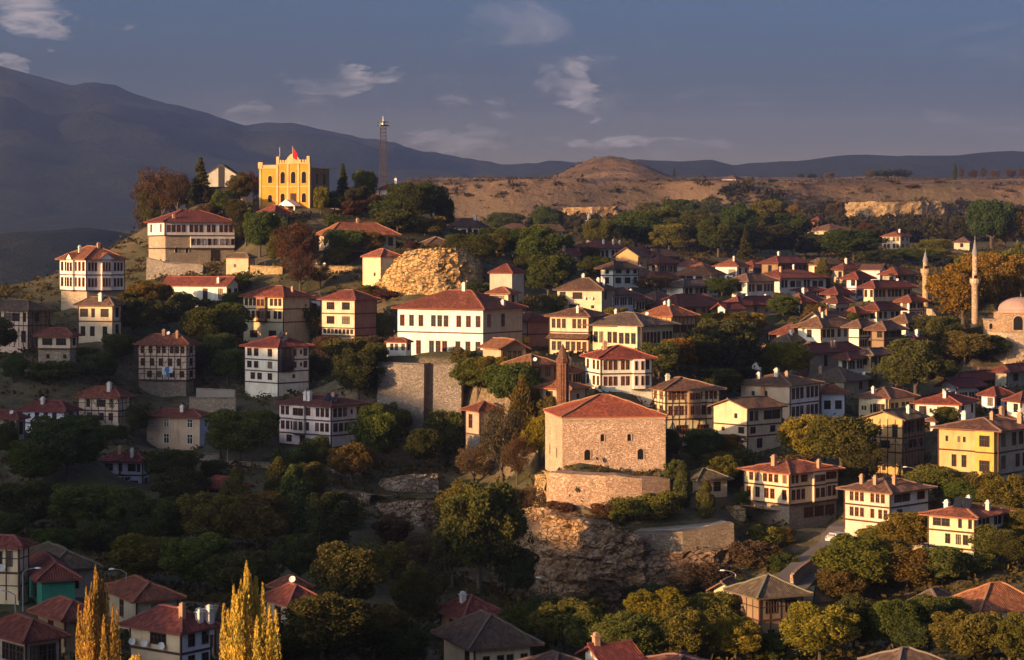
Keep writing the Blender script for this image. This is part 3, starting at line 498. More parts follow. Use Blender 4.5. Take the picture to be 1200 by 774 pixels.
H('the low house right of it', 'low tiled house right of the tan house with the chimney pair', 1005, 1030, 1046, 416, 432, 405, 408, [], ['.w.w'], ['w'], wall='tan', rc='grey', asp=.8, win='dark')
H('the dark roofs above the triple windows', 'dark tiled roof behind the house with two triple windows', 948, 990, 1018, 447, 462, 390, 431, [], ['.w'], ['.w'], wall='dim', rc='grey', asp=.8, ch=[(.8, .2)])
H('the reddish long roof', 'long reddish roof behind the pale blue gabled house', 1108, 1152, 1168, 448, 462, 420, 429, [], ['...'], ['.'], wall='red', rc='dred', asp=.6)
H('the white house at the right edge', 'white house with a dark red roof at the right edge above the yellow house', 1180, 1196, 1226, 471, 488, 370, 455, [], ['.w'], ['.w.w'], rc='dred', asp=.9, win='dark')
H('the low arcade', 'dark low hall with a flat red roof at the right edge below the domed mosque', 1166, 1180, 1226, 436, 452, 415, 426, [], ['.'], ['.W.W.W'], wall='dim', rc='dred', asp=.9, win='dark')
H('the orange roof at the right edge', 'orange-lit roof at the right edge behind the yellow house', 1184, 1198, 1232, 500, 515, 318, 486, [], ['.'], ['.w'], wall='warm', rc='orange', asp=.9, ch=[(.6, .2)])
# --- below the plateau
H('the ruined brown house', 'ruined brown house with lit wall stumps below the lit plateau cliff', 944, 972, 1002, 270, 284, 860, 262.5, [], ['.s.'], ['s.s.s'], wall='tan', rc='brown', asp=.8)
H('the small white mansion', 'small white two-storey mansion standing alone below the plateau cliff', 1034, 1055, 1066, 277, 293, 820, 271, [284.5], ['ww.ww', 'ww.ww'], ['ww', 'ww'], wall='cream', rc='orange', asp=.8, win='dark', ch=[(.3, .5)])
H('the far lit cottage', 'far lit cottage with a tiled roof below the plateau at the right', 1118, 1136, 1142, 284, 292, 800, 277, [], ['.w.'], ['w'], wall='cream', rc='brown', asp=.8)
H('the long roof below the cottage', 'long roofed house below the far lit cottage', 1104, 1134, 1144, 298, 304, 760, 292, [], ['w.w.w'], ['w'], wall='white', rc='brown', asp=.6)
H('the far house at the right', 'far pale house with a lit roof behind the golden trees', 1154, 1180, 1191, 305, 314, 700, 297, [], ['.w.w.w'], ['w.w'], wall='tan', rc='brown', asp=.7, ch=[(.2, .2)])
H('the red hut', 'small red-roofed hut left below the lit plateau cliff', 951, 960, 967, 258, 266, 900, 252, [], ['.'], ['w'], wall='red', rc='dred')
H('the roof left of the long dark roof', 'shaded roof just left of the long dark red roof in mid town', 752, 770, 786, 352, 366, 486, 340, [], ['.w'], ['.w'], wall='tan', rc='brown', asp=.9, win='dark')
H('the grey gable in mid town', 'pale grey gable between the long dark red roof and the panelled roof', 842, 850, 866, 363, 376, 455, 354, [], ['w'], ['.w'], wall='bluew', rc='dred', roof='gL', asp=.9, win='dark')
H('the pale wall below the long white house', 'low pale house under the left end of the long white house', 926, 938, 950, 355, 368, 482, 345, [], ['w'], ['.w.'], wall='bluew', rc='dred', asp=.9, win='dark')
H('the dark red roof by the olive tree', 'dark red roof beside the narrow olive tree of the shaded town', 968, 980, 996, 345, 356, 498, 336, [], ['.w'], ['.w.'], wall='dim', rc='dred', asp=.9, win='dark')
H('the red roof above the gabled chimneys', 'low red roof above the white gable with clustered chimneys', 992, 1004, 1014, 368, 380, 460, 359, [], ['w'], ['w'], wall='white', rc='red', asp=.9, win='dark')
H('the little tiled house by the dark grove', 'little tiled house left of the large dark grove', 1040, 1052, 1062, 430, 444, 408, 420, [], ['.w'], ['w'], wall='tan', rc='brown', asp=.9, win='dark')
H('the brown house under the ochre trees', 'brown tiled house between the yellow trees in mid town', 812, 822, 838, 404, 420, 432, 393, [], ['w'], ['.w'], wall='tan', rc='brown', asp=.9, win='dark')
H('the shaded roof behind the lit tree', 'shaded roof rising behind the round lit tree', 936, 950, 968, 412, 426, 416, 401, [], ['.w'], ['.w.'], wall='dim', rc='dred', asp=.9, win='dark')
H('the roof pair by the arcade', 'dark roof between the pale blue gabled house and the arcade', 1150, 1166, 1184, 464, 480, 388, 452, [], ['.w'], ['w.w'], wall='bluew', rc='dred', asp=.9, win='dark')
H('the blue-grey house by the yellow house', 'blue-grey house left behind the yellow house at the right edge', 1090, 1104, 1118, 494, 508, 345, 484, [], ['.w'], ['.w'], wall='bluew', rc='brown', asp=.9, win='dark')
H('the high roof left of the far row', 'high dark roof at the edge of the trees left of the far row', 738, 750, 762, 296, 308, 610, 287, [], ['w'], ['.w'], wall='tan', rc='dred', asp=.9, win='dark')
H('the tiled roof above the long cream row', 'tiled roof directly above the long cream row', 1040, 1054, 1072, 346, 352, 520, 338, [], ['w'], ['w.w'], wall='tan', rc='brown', asp=.9, win='dark', ctrl=False)
for q in '''900 358 34 476 shaded red roof|dark red roof under the panelled roof, right end
944 352 30 500 low roof by the wing|low dark roof just under the white lower wing
1000 421 30 402 tiled roof by the thin conifer|tiled roof left of the thin green conifer
1024 398 26 428 small roof under the gallery|small brown roof under the wooden galleried house
1078 402 28 432 roof at the grove edge|brown roof at the upper edge of the large dark grove
968 310 34 600 high red roof|high red roof at the foot of the trees, top of the shaded right town
994 316 28 570 small red house|small red-roofed house right of the high red roof
884 410 30 428 roof behind the round tree|dark roof between the round lit tree and the big dark trees
1096 470 26 400 low dark roof|low dark roof left of the pale blue gabled house
1176 494 26 350 brown roof|brown roof just above the yellow house
1150 446 34 428 long shed|long brown shed below the domed mosque trees
700 348 30 470 shaded shed|shaded shed behind the plain cream house
742 352 28 468 grey terrace roof|grey roof left of the long dark red roof
752 322 24 556 narrow house|narrow tiled house right of the lit cream gable
690 304 26 590 roof below the chimneys|small roof below the long roof with white chimneys
634 392 30 402 dark annex|dark tiled annex behind the brown annex
668 436 26 345 lit shed|lit tiled shed left of the bright white house
880 320 26 590 upper red roof|upper red roof left of the brown windowed house
1010 345 24 520 small tiled house|small tiled house behind the bluish two-storey house
930 400 26 432 shaded tile roof|shaded tile roof left of the white window band
1110 424 26 436 hidden roof|half-hidden roof among the dark trees left of the bastion
1064 412 22 424 brick-coloured shed|brick-coloured shed below the pale roof edge'''.split('\n'):
    v, lb = q.split('|'); v = v.split(' ', 4); px_, ye_, w_, D_ = (float(k) for k in v[:4]); k_ = len(HS)
    H('the ' + v[4], lb, px_ - w_ * .6, px_ - w_ * .2, px_ + w_ * .5, ye_, ye_ + 12 + 1500 / D_, D_, ye_ - 8.5, [], ['.w'], ['ww.www'], wall=('tan', 'white', 'bluew', 'dim', 'cream')[k_ % 5], rc=('brown', 'dred', 'grey', 'dred')[k_ % 4], asp=.9, win='dark', ch=[(.4, .4)] if k_ % 3 else [])
H('the stepped white house on the plateau', 'white terraced house standing alone on the plateau beside the mound', 846, 862, 871, 210, 218, 1330, 205, [], ['w.w.w'], ['w'], wall='white', rc='grey', asp=.8, ctrl=False, band=False)

# ---------------------------------------------------------------- terrain: one sheet through the feet of the houses and these ground points
GP = [(60,620,300),(200,640,290),(330,640,290),(100,700,240),(300,705,240),(20,800,190),(200,800,195),(350,800,200),(450,780,212),(480,720,250),(560,745,236),(640,735,245),(700,760,228),(760,760,225),
      (820,780,212),(900,800,204),(980,770,222),(1050,815,192),(1180,800,198),(40,760,205),(130,660,268),(20,660,262),(420,690,265),(400,640,285),
      (570,690,272),(600,660,292),(565,575,325),(480,545,340),(440,605,308),(390,575,322),(520,620,305),(600,560,330),(585,520,338),
      # terrace of the stone mosque, its bench and the foot of the cliff
      (650,552,301),(720,556,299),(780,556,301),(650,603,293.5),(712,608,291.5),(770,597,293),(640,606,294.5),(662,611,291),(685,617,288.8),(706,622,286.8),(745,625,287),(800,618,287.5),(850,614,288),(640,712,289),(662,716,285),(685,718,282.5),(705,716,280.5),(728,710,280),(752,706,280.5),(612,695,299),(624,702,294),(770,700,279.5),(800,690,278),(835,678,279),(866,664,282),(870,646,288),(900,690,262),(915,660,276),(900,628,292),
      # road and lower right gardens
      (988,634,283),(958,655,270),(925,682,254),(905,705,246),(1012,640,279),(1055,648,266),(1095,672,252),(1190,665,258),(1150,690,245),(1010,690,252),(1070,745,226),(1180,770,215),
      # bastion below the white hall
      (450,427,363),(495,428,361),(538,428,361),(446,508,359),(470,510,358),(500,512,357.5),(525,512,357),(541,512,356.5),(440,470,360),(548,470,357),
      # golden rock and castle walls
      (480,292,466),(520,290,468),(552,300,468),(480,352,436),(520,352,437),(556,352,440),(572,345,452),(300,311,474),(350,311,474),(420,311,474),(300,340,458),(350,342,456),(415,342,454),
      # hilltop
      (190,262,525),(230,240,545),(300,244,540),(345,262,515),(400,250,545),(440,245,545),(490,258,550),(520,268,552),(170,312,505),(150,325,500),(265,322,482),(330,275,505),(420,262,520),
      # left flank and hidden far side
      (150,330,560),(100,372,470),(40,366,440),(0,380,430),(-80,430,380),(-80,520,340),(-80,640,280),(300,292,640),(450,290,680),(200,330,620),(560,292,620),
      # ground between the houses
      (60,450,372),(20,450,372),(110,440,385),(150,470,372),(220,470,378),(280,475,370),(300,500,350),(160,530,338),(60,540,322),(210,560,322),(300,560,322),(250,440,395),(250,400,420),(210,375,440),(150,375,432),(450,420,372),(420,430,378),(440,480,358),(385,430,395),
      (860,460,390),(820,420,395),(800,530,322),(850,560,312),(940,520,335),(985,560,312),(1010,530,335),(1100,505,335),(1085,590,290),(1130,585,285),(1060,445,400),(1100,430,415),(1140,415,435),(1180,400,450),(1150,395,460),(1100,385,480),
      (640,330,500),(620,300,560),(690,320,520),(760,350,478),(830,390,432),(880,375,452),(930,365,470),(980,345,510),(1100,330,560),(1180,330,600),
      (700,288,700),(780,285,760),(850,290,740),(900,285,800),(960,285,830),(1040,300,780),(1100,290,800),(1180,290,800),(640,275,720),(1260,400,430),(1260,520,300),(1260,640,255),(1260,330,600),(1260,780,200)]
for g in GP:
    q = P(*g); CTRL.append((q.x, q.y, q.z))
CTRL += [(0,-30,-1.7),(0,0,-1.9),(0,25,-7),(0,60,-19),(0,100,-31),(60,100,-31),(-60,100,-31),(0,150,-39),(-50,150,-38.5),(50,150,-39.5),(90,150,-38),(-110,170,-34),(130,200,-36),(-60,0,-8),(60,0,-10),
         (-180,300,-26),(-200,420,-17),(-220,560,-18),(-180,700,-30),(-300,700,-34),(-160,900,-34),(-40,900,-12),(40,900,4),(150,900,8),(300,900,8),(300,700,-2),(250,500,-18),(220,350,-30),(350,400,-20),(-60,760,-8)]
CT = np.array(CTRL, float)
def rbf_fit(ct, lam=.35):
    d = np.sqrt(((ct[:, None, :2] - ct[None, :, :2]) ** 2).sum(-1) + 4.0)
    n = len(ct); A = np.zeros((n + 3, n + 3)); A[:n, :n] = -d + np.eye(n) * lam
    A[:n, n] = 1; A[:n, n+1] = ct[:, 0]; A[:n, n+2] = ct[:, 1]; A[n:, :n] = A[:n, n:].T
    return np.linalg.solve(A, np.concatenate([ct[:, 2], [0, 0, 0]]))
CW = rbf_fit(CT)
def smooth(a, b, v):
    t = np.clip((v - a) / (b - a), 0, 1); return t * t * (3 - 2 * t)
_ns = [(RNG.normal(size=2), RNG.uniform(0, 6.28)) for _ in range(40)]
def fbm(x, y, wl, octs=5, gain=.5, seed=0):
    """cheap value-less noise: sums of rotated sines with growing frequency"""
    out = np.zeros_like(x, float); amp = 1.0; f = 2 * math.pi / wl
    for o in range(octs):
        for k in range(3):
            (dx, dy), ph = _ns[(seed * 7 + o * 3 + k) % 40]; L_ = math.hypot(dx, dy)
            w = .6 * np.sin(f * .37 * (x * dy - y * dx) / L_ + ph * 2)
            out += amp * np.sin(f * (x * dx + y * dy) / L_ + ph + w * 1.7) / 3
        amp *= gain; f *= 2.03
    return out
def near_h(x, y):
    out = np.full(x.shape, CW[-3]) + CW[-2] * x + CW[-1] * y
    xf, yf, of = x.ravel(), y.ravel(), out.ravel()
    for s in range(0, len(xf), 20000):
        e = s + 20000
        d = np.sqrt((xf[s:e, None] - CT[None, :, 0]) ** 2 + (yf[s:e, None] - CT[None, :, 1]) ** 2 + 4.0)
        of[s:e] -= d @ CW[:len(CT)]
    return of.reshape(x.shape)
SKY1 = np.array([(-900,130),(-400,92),(-150,74),(0,83),(14,84),(40,96),(58,104),(80,106),(112,104),(135,107),(165,118),(200,128),(250,140),(285,151),(310,149),(335,148),(380,157),(440,168),(500,184),(560,195),(620,197),(690,193),(760,199),(900,204),(1400,215)], float)
SKY2 = np.array([(-600,230),(300,222),(560,212),(650,200),(720,192),(750,189),(800,191),(835,190),(862,196),(900,193),(960,188),(1010,186),(1060,183),(1120,184),(1200,181),(1500,176),(2200,190)], float)
D1, D2 = 7200.0, 5200.0
def far_h(x, y):
    px = CX + F * x / np.maximum(y, 200)
    plat_z = 46 + (y - 1300) * .0405 + 1.8 * fbm(x, y, 420, 4, .5, 1) + .7 * fbm(x, y, 90, 3, .5, 2)
    edge = 1262 + 20 * fbm(x, 0 * y, 260, 3, .55, 3) + 12 * fbm(x, y * 0, 90, 2, .5, 5)
    slope_z = 4 + np.maximum(y - 800, 0) * .034 + 1.5 * fbm(x, y, 60, 3)
    t = smooth(-26, 26, y - edge)
    z = slope_z * (1 - t) + plat_z * t
    # burial mound
    r = np.hypot((x - (717 - 600) / F * 1720) / 50, (y - 1720) / 66)
    z = z + 19.5 * (.5 + .5 * np.cos(math.pi * np.clip(r / 1.22, 0, 1))) ** .8 * (1 + .05 * fbm(x, y, 22, 3))
    # fields beyond
    z = np.where(y > 2500, np.minimum(z, 46 + 1200 * .0405 + 3 * fbm(x, y, 420, 4, .5, 1)) - (y - 2500) * .012, z)
    # the valley on the far left
    leftness = smooth(-40, -190, x + .0 * y) * smooth(700, 900, y)
    xe = -60 - (y - 1300) * .035
    leftness = smooth(0, -150, x - xe)
    val = -34 + np.maximum(y - 1500, 0) * .012 + 9 * fbm(x, y, 500, 4, .5, 4)
    val = val + 34 * np.exp(-(((x + 470) / 120) ** 2 + ((y - 1900) / 190) ** 2)) + 46 * np.exp(-(((x + 420) / 130) ** 2 + ((y - 2150) / 200) ** 2))
    z = z * (1 - leftness) + val * leftness
    # mountains: two ranges whose crest lines follow the skyline
    m1 = (HY - np.interp(px, SKY1[:, 0], SKY1[:, 1])) / F * D1
    m2 = (HY - np.interp(px, SKY2[:, 0], SKY2[:, 1])) / F * D2
    rid = 1 - np.abs(fbm(x, y, 1500, 4, .5, 6))
    p1 = np.where(y < D1, smooth(2600, D1, y) ** 1.25, 1 - .35 * smooth(D1, D1 + 2500, y))
    p2 = np.where(y < D2, smooth(3300, D2, y) ** 1.1, 1 - .5 * smooth(D2, D2 + 1500, y))
    n1 = 150 * rid * p1 * (1 - smooth(D1 - 1200, D1 - 100, y)) - 140 * p1 * (1 - smooth(D1 - 1200, D1 - 100, y)) + 9 * fbm(x, y, 300, 3, .5, 8) * smooth(2600, 3400, y)
    base = z
    z1 = base * (1 - p1) + (m1) * p1 + n1
    z2 = base * (1 - p2) + (m2) * p2 + 6 * fbm(x, y, 350, 3, .5, 9) * smooth(3300, 4200, y)
    return np.maximum(np.maximum(z1, z2), base - 400)
# the ridge out of frame on the left, whose evening shadow fills the valley: its crest follows the edge of the shade
TS = math.tan(SUN_EL); AX, AY = -math.sin(SUN_AZ), -math.cos(SUN_AZ)      # horizontal direction in which the light travels
RU = [-400, 0, 120, 150, 165, 176, 200, 233, 255, 274, 292, 305, 347, 370, 405, 446, 520, 700]
RC = [-30, -26, -23, -21.5, -18, -15, -12, -7.8, -5.5, -3, 7.5, 14, 17, 20.5, 23.5, 24, 20, 10]
def ridge_h(x, y):
    t = AX * x + AY * y; u = AY * x - AX * y; t0 = -170.0
    crest = np.interp(-u, RU, RC) - t0 * TS + 1.2 * fbm(u, 0 * u, 70, 4, .6, 3)
    dt = t - t0
    return crest - np.abs(dt) * np.where(dt > 0, .42, .25) - .0006 * dt * dt
def height(x, y):
    n = near_h(x, y) + (.35 * fbm(x, y, 14, 3, .55, 1) + .5 * fbm(x, y, 45, 2, .5, 2)) * smooth(120, 200, y)
    f = far_h(x, y); b = smooth(820, 960, y)
    lim = smooth(420, 640, np.abs(x))
    n = n * (1 - lim) + np.clip(n, -40, 12) * lim
    z = n * (1 - b) + f * b
    return np.maximum(z, np.where(y < 1000, ridge_h(x, y), -999))
def steps(*seg):
    out = []
    for a, b, s in seg: out += list(np.arange(a, b, s))
    return np.array(out + [seg[-1][1]], float)
xs = steps((-7000,-1500,250),(-1500,-600,40),(-600,-260,12),(-260,-130,5),(-130,130,2.0),(130,270,4),(270,600,12),(600,1500,40),(1500,7000,250))
ys = steps((-600,-100,25),(-100,150,8),(150,480,2.0),(480,700,3.5),(700,1150,8),(1150,1400,5),(1400,1900,12),(1900,3000,40),(3000,9000,110))
GX, GY = np.meshgrid(xs, ys, indexing='ij'); GZ = height(GX, GY)
def ground_z(x, y):
    i = int(np.clip(np.searchsorted(xs, x) - 1, 0, len(xs) - 2)); j = int(np.clip(np.searchsorted(ys, y) - 1, 0, len(ys) - 2))
    u = (x - xs[i]) / (xs[i+1] - xs[i]); v = (y - ys[j]) / (ys[j+1] - ys[j])
    return float((GZ[i,j]*(1-u) + GZ[i+1,j]*u)*(1-v) + (GZ[i,j+1]*(1-u) + GZ[i+1,j+1]*u)*v)
def hit(px, py, d0=140, d1=2600):
    """where the line of sight through a photograph pixel meets the ground"""
    D = d0
    while D < d1:
        if (HY - py) / F * D <= ground_z((px - CX) / F * D, D): return P(px, py, D)
        D += .7 if D < 560 else 3.0
    return None
def build_terrain():
    nx, ny = len(xs), len(ys)
    v = np.stack([GX, GY, GZ], -1).reshape(-1, 3)
    ii, jj = np.meshgrid(np.arange(nx - 1), np.arange(ny - 1), indexing='ij')
    a = (ii * ny + jj).ravel(); q = np.stack([a, a + ny, a + ny + 1, a + 1], -1)
    me = bpy.data.meshes.new('hillside_ground'); me.vertices.add(len(v)); me.vertices.foreach_set('co', v.ravel())
    me.loops.add(q.size); me.loops.foreach_set('vertex_index', q.ravel().astype(np.int32))
    me.polygons.add(len(q)); me.polygons.foreach_set('loop_start', np.arange(0, q.size, 4, dtype=np.int32)); me.polygons.foreach_set('loop_total', np.full(len(q), 4, np.int32))
    me.polygons.foreach_set('use_smooth', np.ones(len(q), bool))
    me.update(); me.materials.append(M['ground'])
    x, y = v[:, 0], v[:, 1]
    xe = -60 - (y - 1300) * .035
    plat = smooth(1120, 1290, y + 60 * fbm(x, y, 160, 3)) * smooth(-90, 0, x - xe)
    mid = smooth(820, 1000, y) * .0
    fore = np.maximum(smooth(2600, 3300, y), smooth(600, 900, y) * smooth(20, -80, x - xe)) * .97
    col = np.zeros((len(v), 4), np.float32); col[:, 0] = plat; col[:, 1] = fore; col[:, 3] = 1
    at = me.attributes.new('cover', 'FLOAT_COLOR', 'POINT'); at.data.foreach_set('color', col.ravel())
    o = link(bpy.data.objects.new('ground', me)); tag(o, 'earth and dry grass of the hillsides, plateau and mountains', kind='structure')
build_terrain()

# ---------------------------------------------------------------- house builder
BROWN, DARK = (.085, .042, .028), (.040, .026, .020)
WIN_CACHE = {}
FRAME_COL = dict(brown=(.16, .062, .036), white=(.70, .68, .64), dark=(.075, .048, .036))
def window_mesh(w, h, far):
    k = (round(w, 1), round(h, 1), far)
    if k in WIN_CACHE: return WIN_CACHE[k]
    w, h = max(k[0], .3), max(k[1], .4); f = .085; m = .06
    fr = MB()
    if far or w < .55: xs_, zs_, holes = [-w/2, -w/2+f, w/2-f, w/2], [0, f, h-f, h], {(1, 1)}
    else:
        n = 2 if w < 1.5 else 4
        xs_ = [-w/2]; hx = []
        gw = (w - 2*f - (n-1)*m) / n; x = -w/2 + f
        for q in range(n):
            xs_ += [x, x + gw]; hx.append(len(xs_) - 2); x += gw + m
        xs_.append(w/2); t = h * .62
        zs_ = [0, f, t - m/2, t + m/2, h - f, h]; holes = {(i, j) for i in hx for j in (1, 3)}
    grid_plate(fr, xs_, zs_, lambda i, j: (i, j) not in holes, -.05, .09)
    pn = MB(); pn.box(-w/2 + .01, w/2 - .01, .03, .075, .01, h - .01)
    r = (fr.mesh('window', M['wood']), pn.mesh('pane', M['glass'])); WIN_CACHE[k] = r; return r
def wall_face(mb, holes, W, z0, z1, pattern, place, D, win):
    """one storey of one face: local x 0..W, openings for the windows; place(x, z, w, h, ch) makes the window"""
    Hh = z1 - z0; pat = pattern or ''
    n = len(pat); spans = []
    if n and any(c != '.' for c in pat):
        mg = min(.35, W * .04); wt = [{'.': .5, 'w': 1.0, 'W': 1.75, 's': .8, 'd': 1.1}[c] for c in pat]; unit = (W - 2*mg) / sum(wt); acc = mg
        for i, c in enumerate(pat):
            sw = unit * wt[i]; acc += sw
            if c in '. ': continue
            wv = {'w': .74, 'W': .95, 's': .50, 'd': .8}[c] * sw
            wv = min(wv, {'w': 1.25, 'W': 2.1, 's': .65, 'd': 1.2}[c]); wv = max(wv, min(.42, sw * .9))
            hv = min({'w': .60, 'W': .54, 's': .34, 'd': .80}[c] * Hh, {'w': max(1.75, wv * 1.9, .48 * Hh), 'W': 1.6, 's': .8, 'd': 2.1}[c])
            zo = {'w': .24, 'W': .27, 's': .38, 'd': .02}[c] * Hh
            xcn = acc - sw / 2
            spans.append((xcn - wv/2, xcn + wv/2, z0 + zo, z0 + zo + hv, c))
    if not spans:
        mb.face([(0, 0, z0), (W, 0, z0), (W, 0, z1), (0, 0, z1)]); return
    zlo = sorted({round(s[2], 4) for s in spans} | {round(s[3], 4) for s in spans}); xs_ = [0.0]
    for s in spans: xs_ += [s[0], s[1]]
    xs_.append(W); zs_ = [z0] + zlo + [z1]
    hole = set()
    for k, s in enumerate(spans):
        for j in range(len(zs_) - 1):
            if zs_[j] >= s[2] - 1e-3 and zs_[j+1] <= s[3] + 1e-3: hole.add((2*k + 1, j))
        place((s[0] + s[1]) / 2, s[2], s[1] - s[0], s[3] - s[2], s[4])
    grid_plate(mb, xs_, zs_, lambda i, j: (i, j) not in hole, 0.0, None, 0, .13)
def xform(mb_from, mb_to, ox, oy, rot):
    """copy faces built in face space (x along wall, -y outward) into house space"""
    n = len(mb_to.v); c, s = math.cos(rot), math.sin(rot)
    for x, y, z in mb_from.v: mb_to.v.append((ox + x*c - y*s, oy + x*s + y*c, z))
    for f, m in zip(mb_from.f, mb_from.m): mb_to.f.append(tuple(n + i for i in f)); mb_to.m.append(m)
def roof_faces(A0, A1, B0, B1, ze, rise, kind):
    """list of (eave0, eave1, ridge1, ridge0) for a roof over the rectangle x A0..A1, y B0..B1"""
    a, b = A1 - A0, B1 - B0; zr = ze + rise
    p = [Vector((A0,B0,ze)), Vector((A1,B0,ze)), Vector((A1,B1,ze)), Vector((A0,B1,ze))]
    if kind == 'hip':
        if a >= b: r0, r1 = Vector((A0 + b/2, (B0+B1)/2, zr)), Vector((A1 - b/2, (B0+B1)/2, zr)); return [(p[0],p[1],r1,r0),(p[1],p[2],r1,r1),(p[2],p[3],r0,r1),(p[3],p[0],r0,r0)], (r0, r1)
        r0, r1 = Vector(((A0+A1)/2, B0 + a/2, zr)), Vector(((A0+A1)/2, B1 - a/2, zr)); return [(p[0],p[1],r0,r0),(p[1],p[2],r1,r0),(p[2],p[3],r1,r1),(p[3],p[0],r0,r1)], (r0, r1)
    if kind == 'gL': r0, r1 = Vector(((A0+A1)/2, B0, zr)), Vector(((A0+A1)/2, B1, zr)); return [(p[1],p[2],r1,r0),(p[3],p[0],r0,r1)], (r0, r1)
    r0, r1 = Vector((A0, (B0+B1)/2, zr)), Vector((A1, (B0+B1)/2, zr)); return [(p[0],p[1],r1,r0),(p[2],p[3],r0,r1)], (r0, r1)
def roof_z(x, y, A0, A1, B0, B1, ze, rise, kind):
    a, b = A1 - A0, B1 - B0; dx, dy = min(x - A0, A1 - x), min(y - B0, B1 - y)
    if kind == 'hip': return ze + rise * min(dx, dy) / (min(a, b) / 2)
    return ze + rise * ((dx / (a/2)) if kind == 'gL' else (dy / (b/2)))
def build_roof(root, A0, A1, B0, B1, ze, rise, kind, color, D, seed, caps=True):
    rr = random.Random(seed); faces, ridge = roof_faces(A0, A1, B0, B1, ze, rise, kind)
    mb = MB(); ph = rr.uniform(0, 9); step = .8 if D < 330 else 1.3 if D < 480 else 3.0; amp = .075
    def sag(p):
        return Vector((p.x, p.y, p.z + amp * (math.sin(p.x * .9 + ph) * math.sin(p.y * .8 + ph * 2) + .5 * math.sin(p.x * 2.3 + p.y * 1.7 + ph))))
    for e0, e1, r1, r0 in faces:
        L_ = (e1 - e0).length; sl = ((r0 + r1) / 2 - (e0 + e1) / 2).length
        n = max(1, int(L_ / step)); m = max(1, int(sl / step)); ud = (e1 - e0) / L_
        def pt(i, j):
            u, w = i / n, j / m; return (e0.lerp(e1, u)).lerp(r0.lerp(r1, u), w)
        for i in range(n):
            for j in range(m):
                q = [pt(i, j), pt(i+1, j), pt(i+1, j+1), pt(i, j+1)]
                if (q[2] - q[3]).length < 1e-4: q = q[:3]
                mb.face([sag(k) for k in q], 0, [((k - e0).dot(ud), ((k - e0) - ud * (k - e0).dot(ud)).length) for k in q])
    th = .16
    p = [(A0,B0),(A1,B0),(A1,B1),(A0,B1)]
    for k in range(4):
        (x0, y0), (x1, y1) = p[k], p[(k+1) % 4]
        gable = (kind == 'gL' and k in (0, 2)) or (kind == 'gR' and k in (1, 3))
        if not gable: mb.face([(x0,y0,ze-th),(x1,y1,ze-th),(x1,y1,ze+.02),(x0,y0,ze+.02)], 1)
        else:
            r = ridge[0] if k in (0, 3) else ridge[1]
            for q0, q1 in ((Vector((x0,y0,ze)), r), (r, Vector((x1,y1,ze)))):
                d = Vector((0,0,th)); mb.face([q0 - d, q1 - d, q1 + Vector((0,0,.03)), q0 + Vector((0,0,.03))], 1)
    if kind == 'hip': mb.face([(A0,B0,ze-th),(A0,B1,ze-th),(A1,B1,ze-th),(A1,B0,ze-th)], 1)
    else:
        for e0, e1, r1, r0 in faces:
            d = Vector((0,0,th)); mb.face([r0 - d, r1 - d, e1 - d, e0 - d], 1)
    ro = mb.build('roof', [M['roof'], M['wood']], root, color)
    if caps:
        lines = [(ridge[0], ridge[1])] if (ridge[0] - ridge[1]).length > .3 else []
        if kind == 'hip':
            cs = [Vector((x, y, ze)) for x, y in p]
            for c in cs: lines.append((c, min(ridge, key=lambda r: (r - c).length)))
        cc = tuple(min(1, x * f) for x, f in zip(color, (1.25, 1.5, 1.6)))
        for q0, q1 in lines:
            b = MB(); n = max(1, int((q1 - q0).length / step)); up = Vector((0, 0, .07))
            for i in range(n): b.bar(sag(q0.lerp(q1, i/n)) + up, sag(q0.lerp(q1, (i+1)/n)) + up, .26, .16)
            k = b.build('ridge_cap', M['plaster'], ro, cc); k['kind'] = 'stuff' if False else 'thing'; del k['kind']
    return ro
CHIM = {}
def chimney(roof, x, y, z, rr, white=None):
    k = rr.randrange(3); white = rr.random() < .6 if white is None else white
    if k not in CHIM:
        mb = MB(); w, h = (.32, .38, .44)[k], (.9, .7, 1.1)[k]
        mb.lathe([(w*1.05, -1.2), (w*1.05, h), (w*1.4, h), (w*1.4, h + .14), (w*.9, h + .14), (w*.85, h + .34), (w*1.1, h + .34), (.02, h + .5)], 4)
        CHIM[k] = mb.mesh('chimney', M['plaster'])
    return put('chimney', CHIM[k], roof, (x, y, z), math.radians(45), (.70, .66, .60) if white else (.42, .26, .17))
DISH = None
def dish_mesh():
    global DISH
    if DISH is None:
        mb = MB(); mb.lathe([(.01, .06), (.22, .09), (.42, .17), (.47, .21), (.42, .14), (.2, .03), (.01, .0)], 14)
        mb.bar((0, 0, .02), (0, .0, -.35), .06); mb.bar((0, -.44, .17), (0, 0, .55), .03); mb.box(-.05, .05, -.06, .05, .5, .62)
        DISH = mb.mesh('satellite_dish', M['dish'])
    return DISH
def add_dish(parent, loc, yaw, tilt=60):
    o = put('satellite_dish', dish_mesh(), parent, loc); o.rotation_euler = (math.radians(tilt), 0, yaw); o.scale = (.75, .75, .75); return o
def timber(root, face, a, b, z0, z1, rr):
    mb = MB(); n = max(2, int(a / 1.15)); t = .13; d = .035
    for i in range(n + 1):
        x = a * i / n; mb.box(x - t/2, x + t/2, -d, .02, z0 + .05, z1 - .05)
        if i < n and rr.random() < .45:
            x1 = a * (i + 1) / n; lo, hi = (x, x1) if rr.random() < .5 else (x1, x)
            mb.bar((lo, -.012, z0 + .1), (hi, -.012, z0 + (z1 - z0) * .9), .10, .05)
    mb.box(0, a, -d * .8, .015, z0 + (z1 - z0) * .52, z0 + (z1 - z0) * .52 + .11)
    out = MB(); xform(mb, out, *face)
    o = out.build('timber_frame', M['wood'], root, DARK); o['kind'] = 'stuff'
